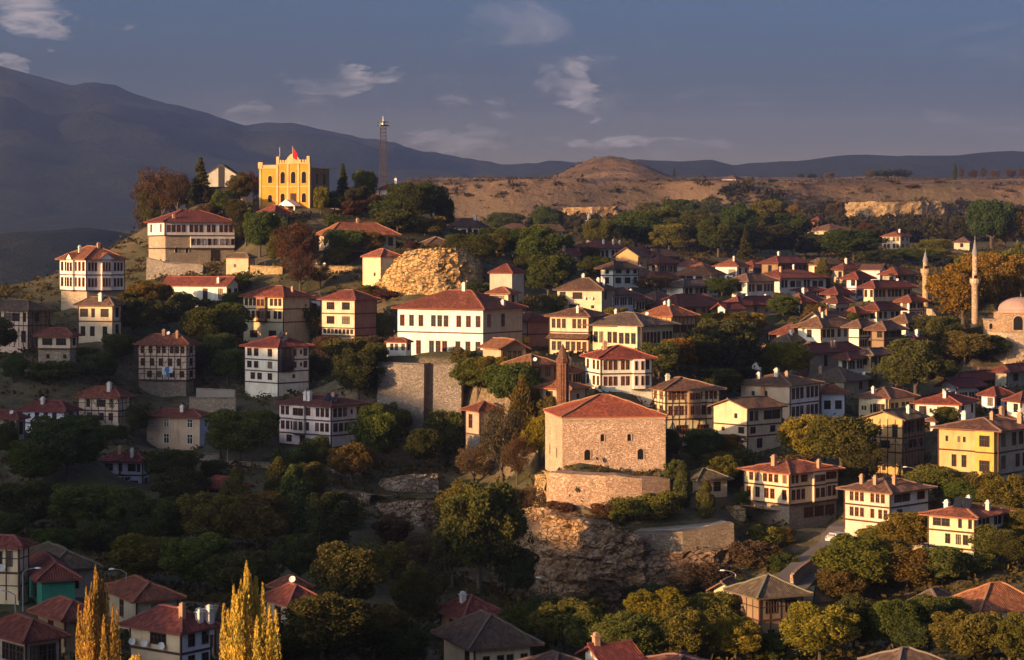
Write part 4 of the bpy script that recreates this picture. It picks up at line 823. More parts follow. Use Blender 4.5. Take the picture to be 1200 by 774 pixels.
def build_house(s):
    a, b, D = s['a'], s['b'], s['D']; rr = random.Random(s['short'])
    root = empty(s['name'], s['C'], -s['t']); s['root'] = root
    tag(root, s['label'], s['cat'], s['group'])
    zb = 0.0; He = s['ze'] - s['zb']
    zl = [He] + [(HY - y) / F * D - s['zb'] for y in s['lines']] + [0.0]
    nseg = len(zl) - 1; far = D > 520
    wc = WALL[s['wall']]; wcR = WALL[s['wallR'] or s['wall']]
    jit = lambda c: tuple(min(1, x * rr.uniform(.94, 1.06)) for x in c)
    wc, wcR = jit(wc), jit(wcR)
    fcol = FRAME_COL[s['win']]
    groups = [('wall', range(0, nseg - s['nb']), 0.0), ('base_wall', range(nseg - s['nb'], nseg), s['jet'])] if s['nb'] else [('wall', range(nseg), 0.0)]
    for gname, segs, ins in groups:
        if not len(segs): continue
        mL, mR, mB = MB(), MB(), MB()
        zt, zl_ = zl[segs[0]], zl[segs[-1] + 1]
        zdeep = -3.0 if segs[-1] == nseg - 1 else zl_
        for k in segs:
            z1, z0 = zl[k], zl[k + 1]
            for side, W, pats, mb in (('L', a - ins, s['L'], mL), ('R', b - ins, s['R'], mR)):
                pat = pats[k] if k < len(pats) else ''
                tmp = MB()
                if side == 'L': ox, oy, rot = -a, ins, 0.0
                else: ox, oy, rot = -ins, ins, math.pi / 2
                def place(x, z, w, h, c, ox=ox, oy=oy, rot=rot, z0=z0):
                    cs, sn = math.cos(rot), math.sin(rot)
                    wm, pm = window_mesh(w, h, far)
                    nm = 'door' if c == 'd' else 'window'
                    o = put(nm, wm, root, (ox + x*cs, oy + x*sn, z), rot, fcol)
                    o.scale = (w / max(round(w, 1), .3), 1, h / max(round(h, 1), .4))
                    put('pane', pm, o)
                wall_face(tmp, None, W, z0, z1, pat, place, D, s['win'])
                xform(tmp, mb, ox, oy, rot)
                if s['tim'] and gname == 'wall': timber(root, (ox, oy - .0, rot), W, 0, z0, z1, rr)
        # foundations below ground, back walls
        x0, x1, y0, y1 = -a, -ins, ins, b
        for mb, q in ((mL, ((x0,y0),(x1,y0))), (mR, ((x1,y0),(x1,y1)))):
            if zdeep < zl_: mb.face([(*q[0], zdeep), (*q[1], zdeep), (*q[1], zl_), (*q[0], zl_)])
        mB.face([(x1,y1,zdeep),(x0,y1,zdeep),(x0,y1,zt),(x1,y1,zt)]); mB.face([(x0,y1,zdeep),(x0,y0,zdeep),(x0,y0,zt),(x0,y1,zt)])
        mB.face([(x0,y0,zt),(x1,y0,zt),(x1,y1,zt),(x0,y1,zt)])
        if gname == 'wall' and s['nb']: mB.face([(x0,y1,zl_),(x1,y1,zl_),(x1,y0,zl_),(x0,y0,zl_)])
        stone = gname == 'base_wall'
        mt = M['stone'] if stone else M['plaster']
        if stone: wc2 = wcR2 = STONE[s['base']]
        else: wc2, wcR2 = wc, wcR
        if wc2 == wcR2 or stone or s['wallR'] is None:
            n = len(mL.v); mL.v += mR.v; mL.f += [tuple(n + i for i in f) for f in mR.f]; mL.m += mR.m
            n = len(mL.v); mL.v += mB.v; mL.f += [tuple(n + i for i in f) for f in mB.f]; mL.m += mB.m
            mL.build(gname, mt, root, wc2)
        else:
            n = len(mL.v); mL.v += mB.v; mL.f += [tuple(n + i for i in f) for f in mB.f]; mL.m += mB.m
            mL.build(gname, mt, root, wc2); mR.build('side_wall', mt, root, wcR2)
        s['wallspan'] = (x0, x1, y0, y1)
    # storey beams and corner posts
    if s['band'] and D < 640:
        me = {}
        zs_ = [z for z in zl[1:-1]] if nseg > 1 else []
        for i, z in enumerate(zs_):
            ins = 0.0
            for nm, x0, x1, y0, y1 in (('beam', -a, 0, -.06, .05), ('beam', -.05, .06, .052, b)):
                mb = MB(); mb.box(x0, x1, y0, y1, z - .13, z + .10); mb.build(nm, M['wood'], root, BROWN)
    if s['post'] and D < 640 and s['band']:
        zlo = zl[nseg - s['nb']] if s['nb'] else 0.0
        for x, y in ((0, 0), (-a, 0), (0, b)):
            mb = MB(); mb.box(x - .09, x + .075, y - .075, y + .09, zlo + .12, He - .02); mb.build('corner_post', M['wood'], root, BROWN)
    # roof
    ov = s['ov']; kind = s['roof']
    A0, A1, B0, B1 = -a - ov, ov, -ov, b + ov
    if kind == 'flat': s['roofspec'] = None; return root
    cen = s['centre']; ztop = (HY - s['yt']) / F * cen.y - s['zb']
    half = min(A1 - A0, B1 - B0) / 2 if kind == 'hip' else ((A1 - A0) / 2 if kind == 'gL' else (B1 - B0) / 2)
    rise = min(max(ztop - He, half * .24), half * .62)
    if kind != 'hip':
        # gable walls
        mb = MB(); sl = rise / half
        zt = He + rise - ov * sl * .0
        if kind == 'gL':
            hr = He + (a / 2) * sl + ov * sl
            for y in (0, b): mb.face([(-a, y, He - .02), (0, y, He - .02), (0, y, He + ov*sl - .06), (-a/2, y, hr - .06), (-a, y, He + ov*sl - .06)])
            mb.face([(-a,0,He-.02),(-a,b,He-.02),(-a,b,He+ov*sl-.06),(-a,0,He+ov*sl-.06)]); mb.face([(0,0,He-.02),(0,b,He-.02),(0,b,He+ov*sl-.06),(0,0,He+ov*sl-.06)])
        else:
            hr = He + (b / 2) * sl + ov * sl
            for x in (0, -a): mb.face([(x, 0, He - .02), (x, b, He - .02), (x, b, He + ov*sl - .06), (x, b/2, hr - .06), (x, 0, He + ov*sl - .06)])
            mb.face([(-a,0,He-.02),(0,0,He-.02),(0,0,He+ov*sl-.06),(-a,0,He+ov*sl-.06)]); mb.face([(-a,b,He-.02),(0,b,He-.02),(0,b,He+ov*sl-.06),(-a,b,He+ov*sl-.06)])
        mb.build('gable_wall', M['plaster'], root, wc if kind == 'gL' else wcR)
    rcol = tuple(x * rr.uniform(.88, 1.12) for x in ROOF[s['rc']])
    ro = build_roof(root, A0, A1, B0, B1, He, rise, kind, rcol, D, s['short'], D < 520)
    s['roofspec'] = (A0, A1, B0, B1, He, rise, kind)
    rz = lambda x, y: roof_z(x, y, *s['roofspec'])
    for u, v in s['ch']:
        x, y = -a * u, b * v; chimney(ro, x, y, rz(x, y), rr)
    for u, v in s['dish']:
        x, y = -a * u, b * v
        if v < 0: add_dish(root, (x, -.35, He * .62), math.radians(20), 75)
        else: add_dish(ro, (x, y, rz(x, y) + .45), s['t'] + math.radians(-15), 62)
    if s['solar']:
        u, v = s['solar']
        for k in range(2):
            x, y = -a * u - k * 1.25, b * v; z = rz(x, y) + .25
            mb = MB(); mb.box(-.55, .55, -.9, .9, 0, .07)
            o = mb.build('solar_panel', M['solar'], ro); o.location = (x, y, z + .35); o.rotation_euler = (math.radians(38), 0, math.radians(8))
    return root
for s in HS: build_house(s)

# ---------------------------------------------------------------- parts that single houses have
def hs(short): return next(s for s in HS if s['short'] == short)
def part(root, name, mat, boxes, color=None):
    mb = MB()
    for b in boxes: mb.box(*b)
    return mb.build(name, mat, root, color)
ARCH = {}
def arch_window(root, x, y, z, w, h, rz, surround, far=False, name='arched_window', col=(.70, .66, .58), mat=None):
    """round-headed window: a proud surround and a recessed dark pane, facing -y before rotation"""
    k = (round(w, 2), round(h, 2))
    if k not in ARCH:
        def outline(ww, hh, n=8):
            r = ww / 2; zc_ = hh - r
            return [(-r, 0)] + [(-r * math.cos(math.pi * i / n), zc_ + r * math.sin(math.pi * i / n)) for i in range(n + 1)] + [(r, 0)]
        o, i_ = outline(w + .3, h + .15), outline(w, h); mb = MB(); n = len(o)
        for q in range(n - 1):
            (a, b), (c, d), (e, f), (g, hh) = o[q], o[q+1], i_[q], i_[q+1]
            mb.face([(a,-.09,b),(e,-.09,f),(g,-.09,hh),(c,-.09,d)]); mb.face([(e,-.09,f),(e,.0,f),(g,.0,hh),(g,-.09,hh)]); mb.face([(a,0,b),(a,-.09,b),(c,-.09,d),(c,0,d)])
        pn = MB(); pn.face([(p, -.012, q) for p, q in i_][::-1]); pn.box(-.035, .035, -.05, -.014, 0, h * .97); pn.box(-w/2, w/2, -.045, -.015, h * .5, h * .5 + .06)
        ARCH[k] = (mb.mesh(name, M['plaster']), pn.mesh('pane', M['black']))
    o = put(name, ARCH[k][0], root, (x, y, z), rz, col); put('pane', ARCH[k][1], o); return o

# the yellow mansion: wing, projecting centre, pilasters, crenellated parapet, pediment, porch and flag
g = GOV; R_, a, b = g['root'], g['a'], g['b']; Ht = g['ze'] - g['zb']; yc = WALL['yellow']; cr = (.56, .37, .17)
bx0 = -a * (365 - 328) / (365 - 304)                       # left edge of the centre block
H2 = Ht + 1.1
cb = MB(); cb.box(bx0, .0, -1.1, .02, -3, H2); cb.build('centre_block', M['plaster'], R_, yc)
for nm, x0, x1, y0, y1, z0, z1 in (('cornice', -a - .15, bx0, -.25, .05, Ht - .25, Ht), ('cornice', bx0 - .1, .2, -1.35, .05, H2 - .28, H2), ('cornice', .003, .28, .05, b + .1, Ht - .25, Ht), ('string_course', -a, bx0, -.12, .02, Ht * .52, Ht * .52 + .25), ('string_course', bx0, .05, -1.22, .0, Ht * .50, Ht * .50 + .3)):
    part(R_, nm, M['plaster'], [(x0, x1, y0, y1, z0, z1)], cr)
for x in (-a + .35, bx0 - .45): part(R_, 'pilaster', M['plaster'], [(x - .32, x + .32, -.18, .03, -1, Ht + .35)], cr)
part(R_, 'corner_turret', M['plaster'], [(-a - .25, -a + 1.1, -.3, 1.0, Ht + .003, Ht + 1.5)], cr)
for i in range(4):
    x = bx0 + (-bx0) * i / 3; part(R_, 'pilaster', M['plaster'], [(x - .28, x + .28, -1.3, -1.08, -1, H2 + .2)], cr)
for i in range(12):
    x = -a + 1.5 + (bx0 + a - 2.0) * i / 11; part(R_, 'merlon', M['plaster'], [(x - .2, x + .2, -.2, .2, Ht + .003, Ht + .75)], cr)
for i in range(13):
    x = bx0 + .3 + (-bx0 - .6) * i / 12
    if 4 <= i <= 8: continue
    part(R_, 'merlon', M['plaster'], [(x - .22, x + .22, -1.3, -.9, H2 + .003, H2 + .8)], cr)
for x in (bx0 + .2, -.2): part(R_, 'corner_turret', M['plaster'], [(x - .42, x + .42, -1.4, -.6, H2 + .003, H2 + 1.7)], cr)
pm = MB(); xm = bx0 / 2
for y0 in (-1.36, -.9):
    pm.face([(xm - 2.6, y0, H2), (xm + 2.6, y0, H2), (xm + 1.5, y0, H2 + 1.5), (xm + .6, y0, H2 + 2.3), (xm - .6, y0, H2 + 2.3), (xm - 1.5, y0, H2 + 1.5)])
pts = [(xm - 2.6, H2), (xm - 1.5, H2 + 1.5), (xm - .6, H2 + 2.3), (xm + .6, H2 + 2.3), (xm + 1.5, H2 + 1.5), (xm + 2.6, H2)]
for (p, q), (r, s_) in zip(pts, pts[1:]): pm.face([(p, -1.36, q), (r, -1.36, s_), (r, -.9, s_), (p, -.9, q)])
pm.build('pediment', M['plaster'], R_, cr)
for i in range(3):
    x = bx0 * (5 - 2 * i) / 6
    arch_window(R_, x, -1.1, Ht * .60, 1.35, 3.0, 0, True, col=cr)
    if i != 1: arch_window(R_, x, -1.1, Ht * .12, 1.3, 2.4, 0, True, col=cr)
part(R_, 'door', M['wood'], [(xm - .9, xm + .9, -1.16, -1.06, .5, 3.6)], (.05, .03, .02))
for z in (.14, .62): arch_window(R_, (-a + bx0) / 2 + .2, 0, Ht * z, 1.25, 1.9, 0, True, col=cr)
po = part(R_, 'porch', M['white'], [(xm - 2.4, xm + 2.4, -4.6, -1.12, -2.6, -2.2)])
for x in (-2.2, 2.2): part(R_, 'porch_column', M['white'], [(xm + x - .16, xm + x + .16, -4.4, -4.08, -3.5, .2)])
pr = MB()
for y in (-4.9, -1.15): pr.face([(xm - 2.7, y, .2), (xm + 2.7, y, .2), (xm, y, 1.9)])
pr.face([(xm - 2.7, -4.9, .2), (xm, -4.9, 1.9), (xm, -1.15, 1.9), (xm - 2.7, -1.15, .2)]); pr.face([(xm + 2.7, -4.9, .2), (xm + 2.7, -1.15, .2), (xm, -1.15, 1.9), (xm, -4.9, 1.9)]); pr.face([(xm - 2.7, -4.9, .2), (xm - 2.7, -1.15, .2), (xm + 2.7, -1.15, .2), (xm + 2.7, -4.9, .2)])
pr.build('porch_roof', M['white'], R_)
fp = MB(); fp.tube([(xm, -1.5, H2 + .5), (xm, -1.5, H2 + 4.4)], [.05, .04], 6); fpo = fp.build('flagpole', M['white'], R_)
fl = MB()
for i in range(6):
    x0, x1 = i * .22, (i + 1) * .22; s0, s1 = .10 * math.sin(i * 1.3), .10 * math.sin((i + 1) * 1.3)
    fl.face([(x0, s0, -.55*x0), (x1, s1, -.55*x1), (x1, s1, 2.6 - 1.1*x1), (x0, s0, 2.6 - 1.1*x0)])
fo = fl.build('flag', M['red'], fpo); fo.location = (xm - .02, -1.5, H2 + 1.4)
ap = MB(); ap.tube([(bx0 - 1.2, 2, Ht), (bx0 - 1.2, 2, Ht + 5.5)], [.05, .03], 5); ap.build('antenna', M['metal'], R_)

# second white gallery and the dark gate of the long stone mansion
s = hs('the long white-over-stone mansion'); R_, a, b = s['root'], s['a'], s['b']; z1 = (HY - 276) / F * s['D'] - s['zb'] - .12; z0 = (HY - 291) / F * s['D'] - s['zb']
y0 = b * (223 - 193) / 82; gm = MB(); gm.box(-.25, .06, y0, b - .05, z0, z1); gm.build('gallery_wall', M['plaster'], R_, WALL['white'])
nb_ = 8
for i in range(nb_):
    wm, pn = window_mesh(.9, 1.6, True); o = put('window', wm, R_, (.09, y0 + (b - y0) * (i + .5 + (.12 if i > 4 else -.1)) / nb_, z0 + .75), math.pi / 2, FRAME_COL['brown']); put('pane', pn, o)
for z in (z0 - .06, z1 + .02): part(R_, 'beam', M['wood'], [(-.2, .12, y0 + .003, b - .053, z - .1, z + .08)], BROWN)
part(R_, 'gate', M['wood'], [(-.28, -.20, b * .66, b * .66 + 2.3, .1, z0 - .4)], (.035, .022, .018))
for v in (.17, .32): arch_window(R_, -.25, b * v, z0 - 1.1, .7, 1.3, math.pi / 2, True, col=(.5, .43, .33))
# little gables over the bays of the tall white mansion
s = hs('the tall white mansion at the left'); R_, a, b = s['root'], s['a'], s['b']; He = s['ze'] - s['zb']
for (cx, cy, rz) in ((-a * .5, -.75, 0), (.75, b * .5, math.pi / 2)):
    mb = MB(); mb.face([(-1.6, -.1, -.05), (1.6, -.1, -.05), (0, -.1, 1.2)])
    mb2 = MB(); mb2.face([(-1.9, -.3, -.1), (0, -.3, 1.32), (0, 4.5, 1.32), (-1.9, 3, -.1)], 0, [(0,0),(0,2),(4,2),(4,0)]); mb2.face([(0, -.3, 1.32), (1.9, -.3, -.1), (1.9, 3, -.1), (0, 4.5, 1.32)], 0, [(0,2),(0,0),(4,0),(4,2)])
    o = mb.build('bay_gable', M['plaster'], R_, WALL['white']); o.location = (cx, cy, He); o.rotation_euler = (0, 0, rz)
    o = mb2.build('bay_gable_roof', M['roof'], R_, ROOF['orange']); o.location = (cx, cy, He); o.rotation_euler = (0, 0, rz)
# dark centre strip and mast of the modern gable
s = hs('the grey modern gable'); part(s['root'], 'centre_strip', M['wood'], [(-s['a']*.5 - .9, -s['a']*.5 + .9, -.12, .02, 0, s['ze'] - s['zb'] + 3.0)], (.03, .03, .035))
# corner balcony of the shaded white house
s = hs('the shaded white three-storey house'); R_, b = s['root'], s['b']; He = s['ze'] - s['zb']; z0 = (HY - 436) / F * s['D'] - s['zb']
part(R_, 'glazed_balcony', M['solar'], [(.02, .75, .15, b * .42, z0 + .2, He - .35)])
for z in (z0 + .1, z0 + 1.1, (z0 + He) / 2, He - .25): part(R_, 'balcony_rail', M['wood'], [(.0, .82, .1, b * .43, z - .05, z + .05)], DARK)
for v in (.02, .14, .28, .42): part(R_, 'balcony_post', M['wood'], [(.755, .82, b * v + .1, b * v + .18, z0, He - .2)], DARK)
# pent roof of the cream house
s = hs('the cream house with a pent roof'); z = (HY - 391) / F * s['D'] - s['zb']; a = s['a']
mb = MB(); mb.face([(-a, -1.6, z - .9), (.5, -1.6, z - .9), (.5, .02, z - .1), (-a, .02, z - .1)], 0, [(0,0),(a,0),(a,2),(0,2)]); mb.face([(-a, -1.6, z - 1.0), (-a, .02, z - .3), (.5, .02, z - .3), (.5, -1.6, z - 1.0)], 0, [(0,0),(0,2),(a,2),(a,0)]); mb.face([(-a,-1.6,z-1.0),(.5,-1.6,z-1.0),(.5,-1.6,z-.9),(-a,-1.6,z-.9)]); mb.build('pent_roof', M['roof'], s['root'], ROOF['brown'])
# yellow balcony of the brown annex, laundry on the half-timbered house, balcony of the corner house
s = hs('the shaded brown annex'); part(s['root'], 'balcony', M['plaster'], [(-1.6, .9, -1.2, -.02, .4, 1.5)], (.6, .38, .06))
s = hs('the half-timbered house')
for i, (u, h, m) in enumerate(((.42, 1.9, 'blue'), (.46, .9, 'blue'), (.50, 1.5, 'white'), (.36, 1.1, 'white'))):
    mb = MB(); x = -s['a'] * u
    for k in range(3): mb.face([(x + k*.25, -.2 - .05*(k % 2), 4.9 - h), (x + (k+1)*.25, -.2 - .05*((k+1) % 2), 4.9 - h), (x + (k+1)*.25, -.2, 4.9), (x + k*.25, -.2, 4.9)])
    mb.build('laundry', M[m], s['root'])
s = hs('the house in the lower left corner'); part(s['root'], 'balcony', M['wood'], [(.08, 1.1, .8, s['b'] * .7, .6, .75)], DARK)
for k in range(9): part(s['root'], 'baluster', M['wood'], [(1.03, 1.1, .85 + k * .75, .92 + k * .75, .75, 1.6)], DARK)
part(s['root'], 'handrail', M['wood'], [(1.02, 1.11, .8, s['b'] * .7, 1.6, 1.7)], DARK)
s = hs('the red pyramid roof house'); part(s['root'], 'balcony', M['plaster'], [(-s['a'] * .9, -s['a'] * .15, -1.0, -.02, (HY-586)/F*s['D'] - s['zb'], (HY-586)/F*s['D'] - s['zb'] + 1.0)], (.42, .56, .62))
s = hs('the white house with six upper windows'); part(s['root'], 'awning', M['awning'], [(-s['a'] * .98, -s['a'] * .72, -1.8, -.05, 2.2, 2.35)]); part(s['root'], 'brick_chimney_breast', M['plaster'], [(-s['a']*.58, -s['a']*.50, -.25, -.02, -1, s['ze']-s['zb'] - .3)], (.5, .24, .10))
# bays that step forward from the wall
def bay(short, side, u0, u1, out, zlo_px, pats, col=None, yband=None):
    s = hs(short); a, b, D = s['a'], s['b'], s['D']; He = s['ze'] - s['zb'] - .17
    W = a if side == 'L' else b; x0, w = (W * u0, W * (u1 - u0)); z0 = (HY - zlo_px) / F * D - s['zb']
    ox, oy, rot = (-a, -out, 0.0) if side == 'L' else (out, 0.0, math.pi / 2)
    wl_, tmp, zc_ = MB(), MB(), ([(HY - y) / F * D - s['zb'] for y in yband] if yband else [])
    zs_ = [He] + zc_ + [z0]; cs, sn = math.cos(rot), math.sin(rot); bay_o = MB()
    wins = []
    for k in range(len(zs_) - 1): wall_face(tmp, None, w, zs_[k+1], zs_[k], pats[k], lambda x, z, ww, h, c: wins.append((x, z, ww, h)), D, '')
    for x in (0, w): tmp.face([(x, 0, z0), (x, 0, He), (x, out + .01, He), (x, out + .01, z0)])
    tmp.face([(0, 0, z0), (0, out, z0), (w, out, z0), (w, 0, z0)])
    fx, fy = ox + x0 * cs, oy + x0 * sn; xform(tmp, bay_o, fx, fy, rot)
    bo = bay_o.build('bay', M['plaster'], s['root'], col or WALL[s['wallR'] if side == 'R' and s['wallR'] else s['wall']])
    for x, z, ww, h in wins:
        wm, pm_ = window_mesh(ww, h, D > 520); o = put('window', wm, bo, (fx + x*cs, fy + x*sn, z), rot, FRAME_COL[s['win']])
        put('pane', pm_, bo, (fx + x*cs, fy + x*sn, z), rot)
    for z in zc_ + [z0]:
        mb = MB(); mb.box(-.04, w + .04, -.05, out - .07, z - .12, z + .08); o2 = MB(); xform(mb, o2, fx, fy, rot); o2.build('beam', M['wood'], bo, BROWN)
bay('the wide cream house', 'L', .62, .97, .9, 410, ['www'])
bay('the white many-sided house', 'R', .62, .84, .7, 457, ['w.w', 'w.w'], None, [438.5])
bay('the yellow house at the right edge', 'L', .66, .97, .8, 562, ['.W.', '.W.'], (.56, .345, .09), [531])
bay('the white house on a stone storey', 'R', .42, .66, .8, 591, ['WW', 'ww'], None, [571.5])
bay('the cream house with long window rows', 'L', .38, .60, .7, 377, ['ww', 'ww'], WALL['brown'], [362.5])
bay('the house with the lit bay', 'L', .52, .95, .7, 490, ['WWW'])
bay('the tall white mansion at the left', 'L', .36, .60, .6, 341, ['ww', 'ww'], None, [322.5])
bay('the tall white mansion at the left', 'R', .38, .62, .6, 341, ['www', 'www'], None, [322.5])
bay('the white house on a stone plinth', 'L', .30, .52, .5, 511, ['WW', 'ww'], None, [494])
bay('the long house with glazed gallery', 'R', .40, .62, .8, 491, ['WW', 'ww'], WALL['brown'], [473])

# ---------------------------------------------------------------- the stone mosque and the minarets
MQ = H('the stone mosque', 'plain square stone mosque with a red pyramid roof on its walled rock terrace', 639, 659, 780, 489, 557, 300, 463, [], [''], [''], wall='warm', rc='orange', asp=1.0, band=False, ov=.25, name='mosque', cat='mosque', post=False, ctrl=False)
MQ['wall'] = 'warm'; build_house(MQ); R_, a, b = MQ['root'], MQ['a'], MQ['b']
for o in R_.children:
    if o.name.startswith('wall'): o.data.materials[0] = M['stone']; o.color = (.74, .54, .40, 1)
    if o.name.startswith('roof'): o.color = (.36, .10, .055, 1)
part(R_, 'eave_course', M['plaster'], [(-a - .12, .12, -.12, .0, MQ['ze'] - MQ['zb'] - .5, MQ['ze'] - MQ['zb'] - .17), (.003, .12, .003, b, MQ['ze'] - MQ['zb'] - .5, MQ['ze'] - MQ['zb'] - .17)], (.5, .38, .28))
mz = lambda y: (HY - y) / F * MQ['D'] - MQ['zb']
for u in (.385, .645): arch_window(R_, 0, b * u, mz(518), .55, 1.05, math.pi / 2, True, col=(.48, .34, .24))
for u in (.24, .755): arch_window(R_, 0, b * u, mz(540), .9, 1.55, math.pi / 2, True, col=(.48, .34, .24))
for u in (.3, .7): arch_window(R_, -a * u, 0, mz(540), .9, 1.55, 0, True, col=(.55, .42, .30)); arch_window(R_, -a * u, 0, mz(516), .55, 1.05, 0, True, col=(.55, .42, .30))
def minaret(label, px, yb, yt, D, wpx, ybal, col, capcol, n=12):
    base = P(px, yb, D); r = wpx / 2 / F * D; Hh = (yb - yt) / F * D; zb_ = (yb - ybal) / F * D
    root = empty('minaret', base); tag(root, label, 'minaret')
    mb = MB(); mb.lathe([(r*1.45, -4), (r*1.45, Hh*.05), (r*1.05, Hh*.10), (r, zb_ - r*1.2), (r*1.25, zb_ - r*.6), (r*1.45, zb_ - .05)], n); mb.build('shaft', M['stone'], root, col)
    mb = MB(); mb.lathe([(r*1.4, zb_ - .05), (r*1.62, zb_), (r*1.62, zb_ + 1.0), (r*1.48, zb_ + 1.0), (r*1.48, zb_ + .1), (r*.8, zb_ + .1)], n); mb.build('balcony', M['stone'], root, tuple(min(1, c*1.2) for c in col))
    zc_ = Hh * .80 if ybal > yt + 20 else Hh * .7; zc_ = max(zc_, zb_ + 2.0)
    mb = MB(); mb.lathe([(r*.82, zb_ + .1), (r*.80, zc_)], n); mb.build('upper_shaft', M['stone'], root, tuple(min(1, c*1.1) for c in col))
    mb = MB(); mb.lathe([(r*.8, zc_), (r*1.0, zc_ + .05), (r*.95, zc_ + .3), (.05, Hh - .7)], n); mb.build('cap', M['lead'], root)
    mb = MB(); mb.lathe([(.04, Hh - .8), (.16, Hh - .55), (.04, Hh - .35), (.11, Hh - .2), (.01, Hh)], 6); mb.build('finial', M['metal'], root)
    mb = MB(); mb.box(-.35, .35, -r*.86, -r*.6, zb_ + .15, zb_ + 1.7); mb.build('door', M['black'], root)
minaret('tall slender tan minaret standing before the golden trees at the right', 1142.5, 392, 276, 455, 7.6, 332, (.56, .43, .31), None)
minaret('smaller minaret with a white upper shaft rising from the town roofs', 1084.5, 372, 291, 500, 7.0, 320, (.60, .45, .27), None)
minaret('distant grey minaret among trees behind the hill', 690.5, 287, 245, 690, 5.5, 262, (.36, .34, .34), None)
def brick_stump():
    D = 318; base = P(659.5, 478, D); root = empty('brick_minaret', base); tag(root, 'slim brown brick minaret stump with a pointed top beside the mosque roof', 'minaret')
    r = 7.2 / F * D; h = lambda y: (478 - y) / F * D
    mb = MB(); mb.lathe([(r, -3), (r, h(425)), (r*1.12, h(424)), (r*1.12, h(421)), (r*.95, h(421))], 8); mb.build('shaft', M['stone'], root, (.24, .12, .075))
    mb = MB(); mb.lathe([(r*1.02, h(421)), (r*.6, h(412)), (.03, h(403))], 8); mb.build('cap', M['stone'], root, (.20, .115, .08))
    mb = MB(); mb.lathe([(.05, h(403.5)), (.05, h(399))], 5); mb.build('finial', M['metal'], root)
    for k in range(8):
        t = math.pi / 8 + k * math.pi / 4; mb = MB(); mb.bar((r*.98*math.cos(t), r*.98*math.sin(t), -1), (r*.98*math.cos(t), r*.98*math.sin(t), h(426)), .22); mb.build('rib', M['stone'], root, (.30, .15, .09))
brick_stump()
def domed_mosque():
    D = 440; c = P(1192, 389, D); root = empty('domed_mosque', c, math.radians(-8)); tag(root, 'domed tan stone mosque at the right edge on a rough stone bastion', 'mosque')
    m = D / F; mb = MB(); w = 36 * m; mb.box(-w*.62, w, 0, w*1.4, -3, 22 * m); mb.build('hall_wall', M['stone'], root, (.60, .43, .28))
    mb = MB(); mb.box(-w, -w*.62 - .003, 1.2, w, -3, 13*m); mb.build('side_porch', M['stone'], root, (.58, .42, .28))
    part(root, 'cornice', M['plaster'], [(-w*.66, w + .2, -.22, .1, 22*m + .003, 22*m + .35)], (.48, .34, .26))
    part(root, 'porch_roof', M['lead'], [(-w - .2, -w*.63, 1.0, w, 13*m + .003, 13*m + .3)])
    mb = MB(); R = w * .74; mb.lathe([(R, 22*m + .3), (R, 22*m + .5)] + [(R * math.cos(t), 22*m + .5 + R * .58 * math.sin(t)) for t in np.linspace(0, math.pi/2 - .02, 12)], 28, (w*.19, w*.7, 0)); mb.build('dome', M['plaster'], root, (.40, .27, .23), True)
    mb = MB(); mb.lathe([(.05, 0), (.16, .5), (.04, .9), (.02, 1.5)], 6, (w*.19, w*.7, 22*m + .5 + R*.58 - .1)); mb.build('finial', M['metal'], root)
    arch_window(root, .2, -.02, 2.0*m, 2.0, 3.0, 0, True, col=(.5, .36, .25)); 
    for x in (-w*.82,): arch_window(root, x, 1.18, 3*m, .7, 1.2, 0, True, col=(.5, .36, .25))
domed_mosque()

# ---------------------------------------------------------------- lattice mast on the hill
def mast():
    D = 560; base = P(449, 218, D); root = empty('lattice_mast', base); tag(root, 'tall red-brown steel lattice mast with a platform on the hilltop', 'mast')
    Hh = (218 - 141) / F * D; w0, w1 = .95, .72
    for sx in (-1, 1):
        for sy in (-1, 1):
            mb = MB(); mb.bar((sx*w0, sy*w0, -2), (sx*w1, sy*w1, Hh*.92), .16); mb.build('leg', M['rust'], root)
    mb = MB(); n = 17
    for i in range(n):
        z0, z1 = Hh*.92*i/n, Hh*.92*(i+1)/n; f0, f1 = w0 + (w1-w0)*i/n, w0 + (w1-w0)*(i+1)/n
        for k in range(4):
            c = [(-1,-1),(1,-1),(1,1),(-1,1)]; p, q = c[k], c[(k+1) % 4]
            mb.bar((p[0]*f0, p[1]*f0, z0), (q[0]*f1, q[1]*f1, z1), .09); mb.bar((p[0]*f1, p[1]*f1, z1), (q[0]*f1, q[1]*f1, z1), .09)
    o = mb.build('bracing', M['rust'], root); o['kind'] = 'stuff'
    mb = MB(); mb.lathe([(1.5, Hh*.915), (1.6, Hh*.92), (1.6, Hh*.925), (.1, Hh*.925)], 10); mb.build('platform', M['rust'], root)
    mb = MB(); mb.lathe([(1.52, Hh*.965), (1.6, Hh*.965), (1.6, Hh*.975), (1.52, Hh*.975), (1.52, Hh*.965)], 10); mb.build('railing', M['rust'], root)
    mb = MB(); mb.lathe([(.5, Hh*.93), (.5, Hh*.975), (.12, Hh*.985), (.06, Hh*1.06)], 8); mb.build('antenna', M['metal'], root)
    for k in range(3):
        t = k * 2.1; mb = MB(); mb.box(-.15, .15, -.1, .1, Hh*.90, Hh*.97); o = mb.build('panel_antenna', M['metal'], root); o.location = (1.5*math.cos(t), 1.5*math.sin(t), 0)
mast()

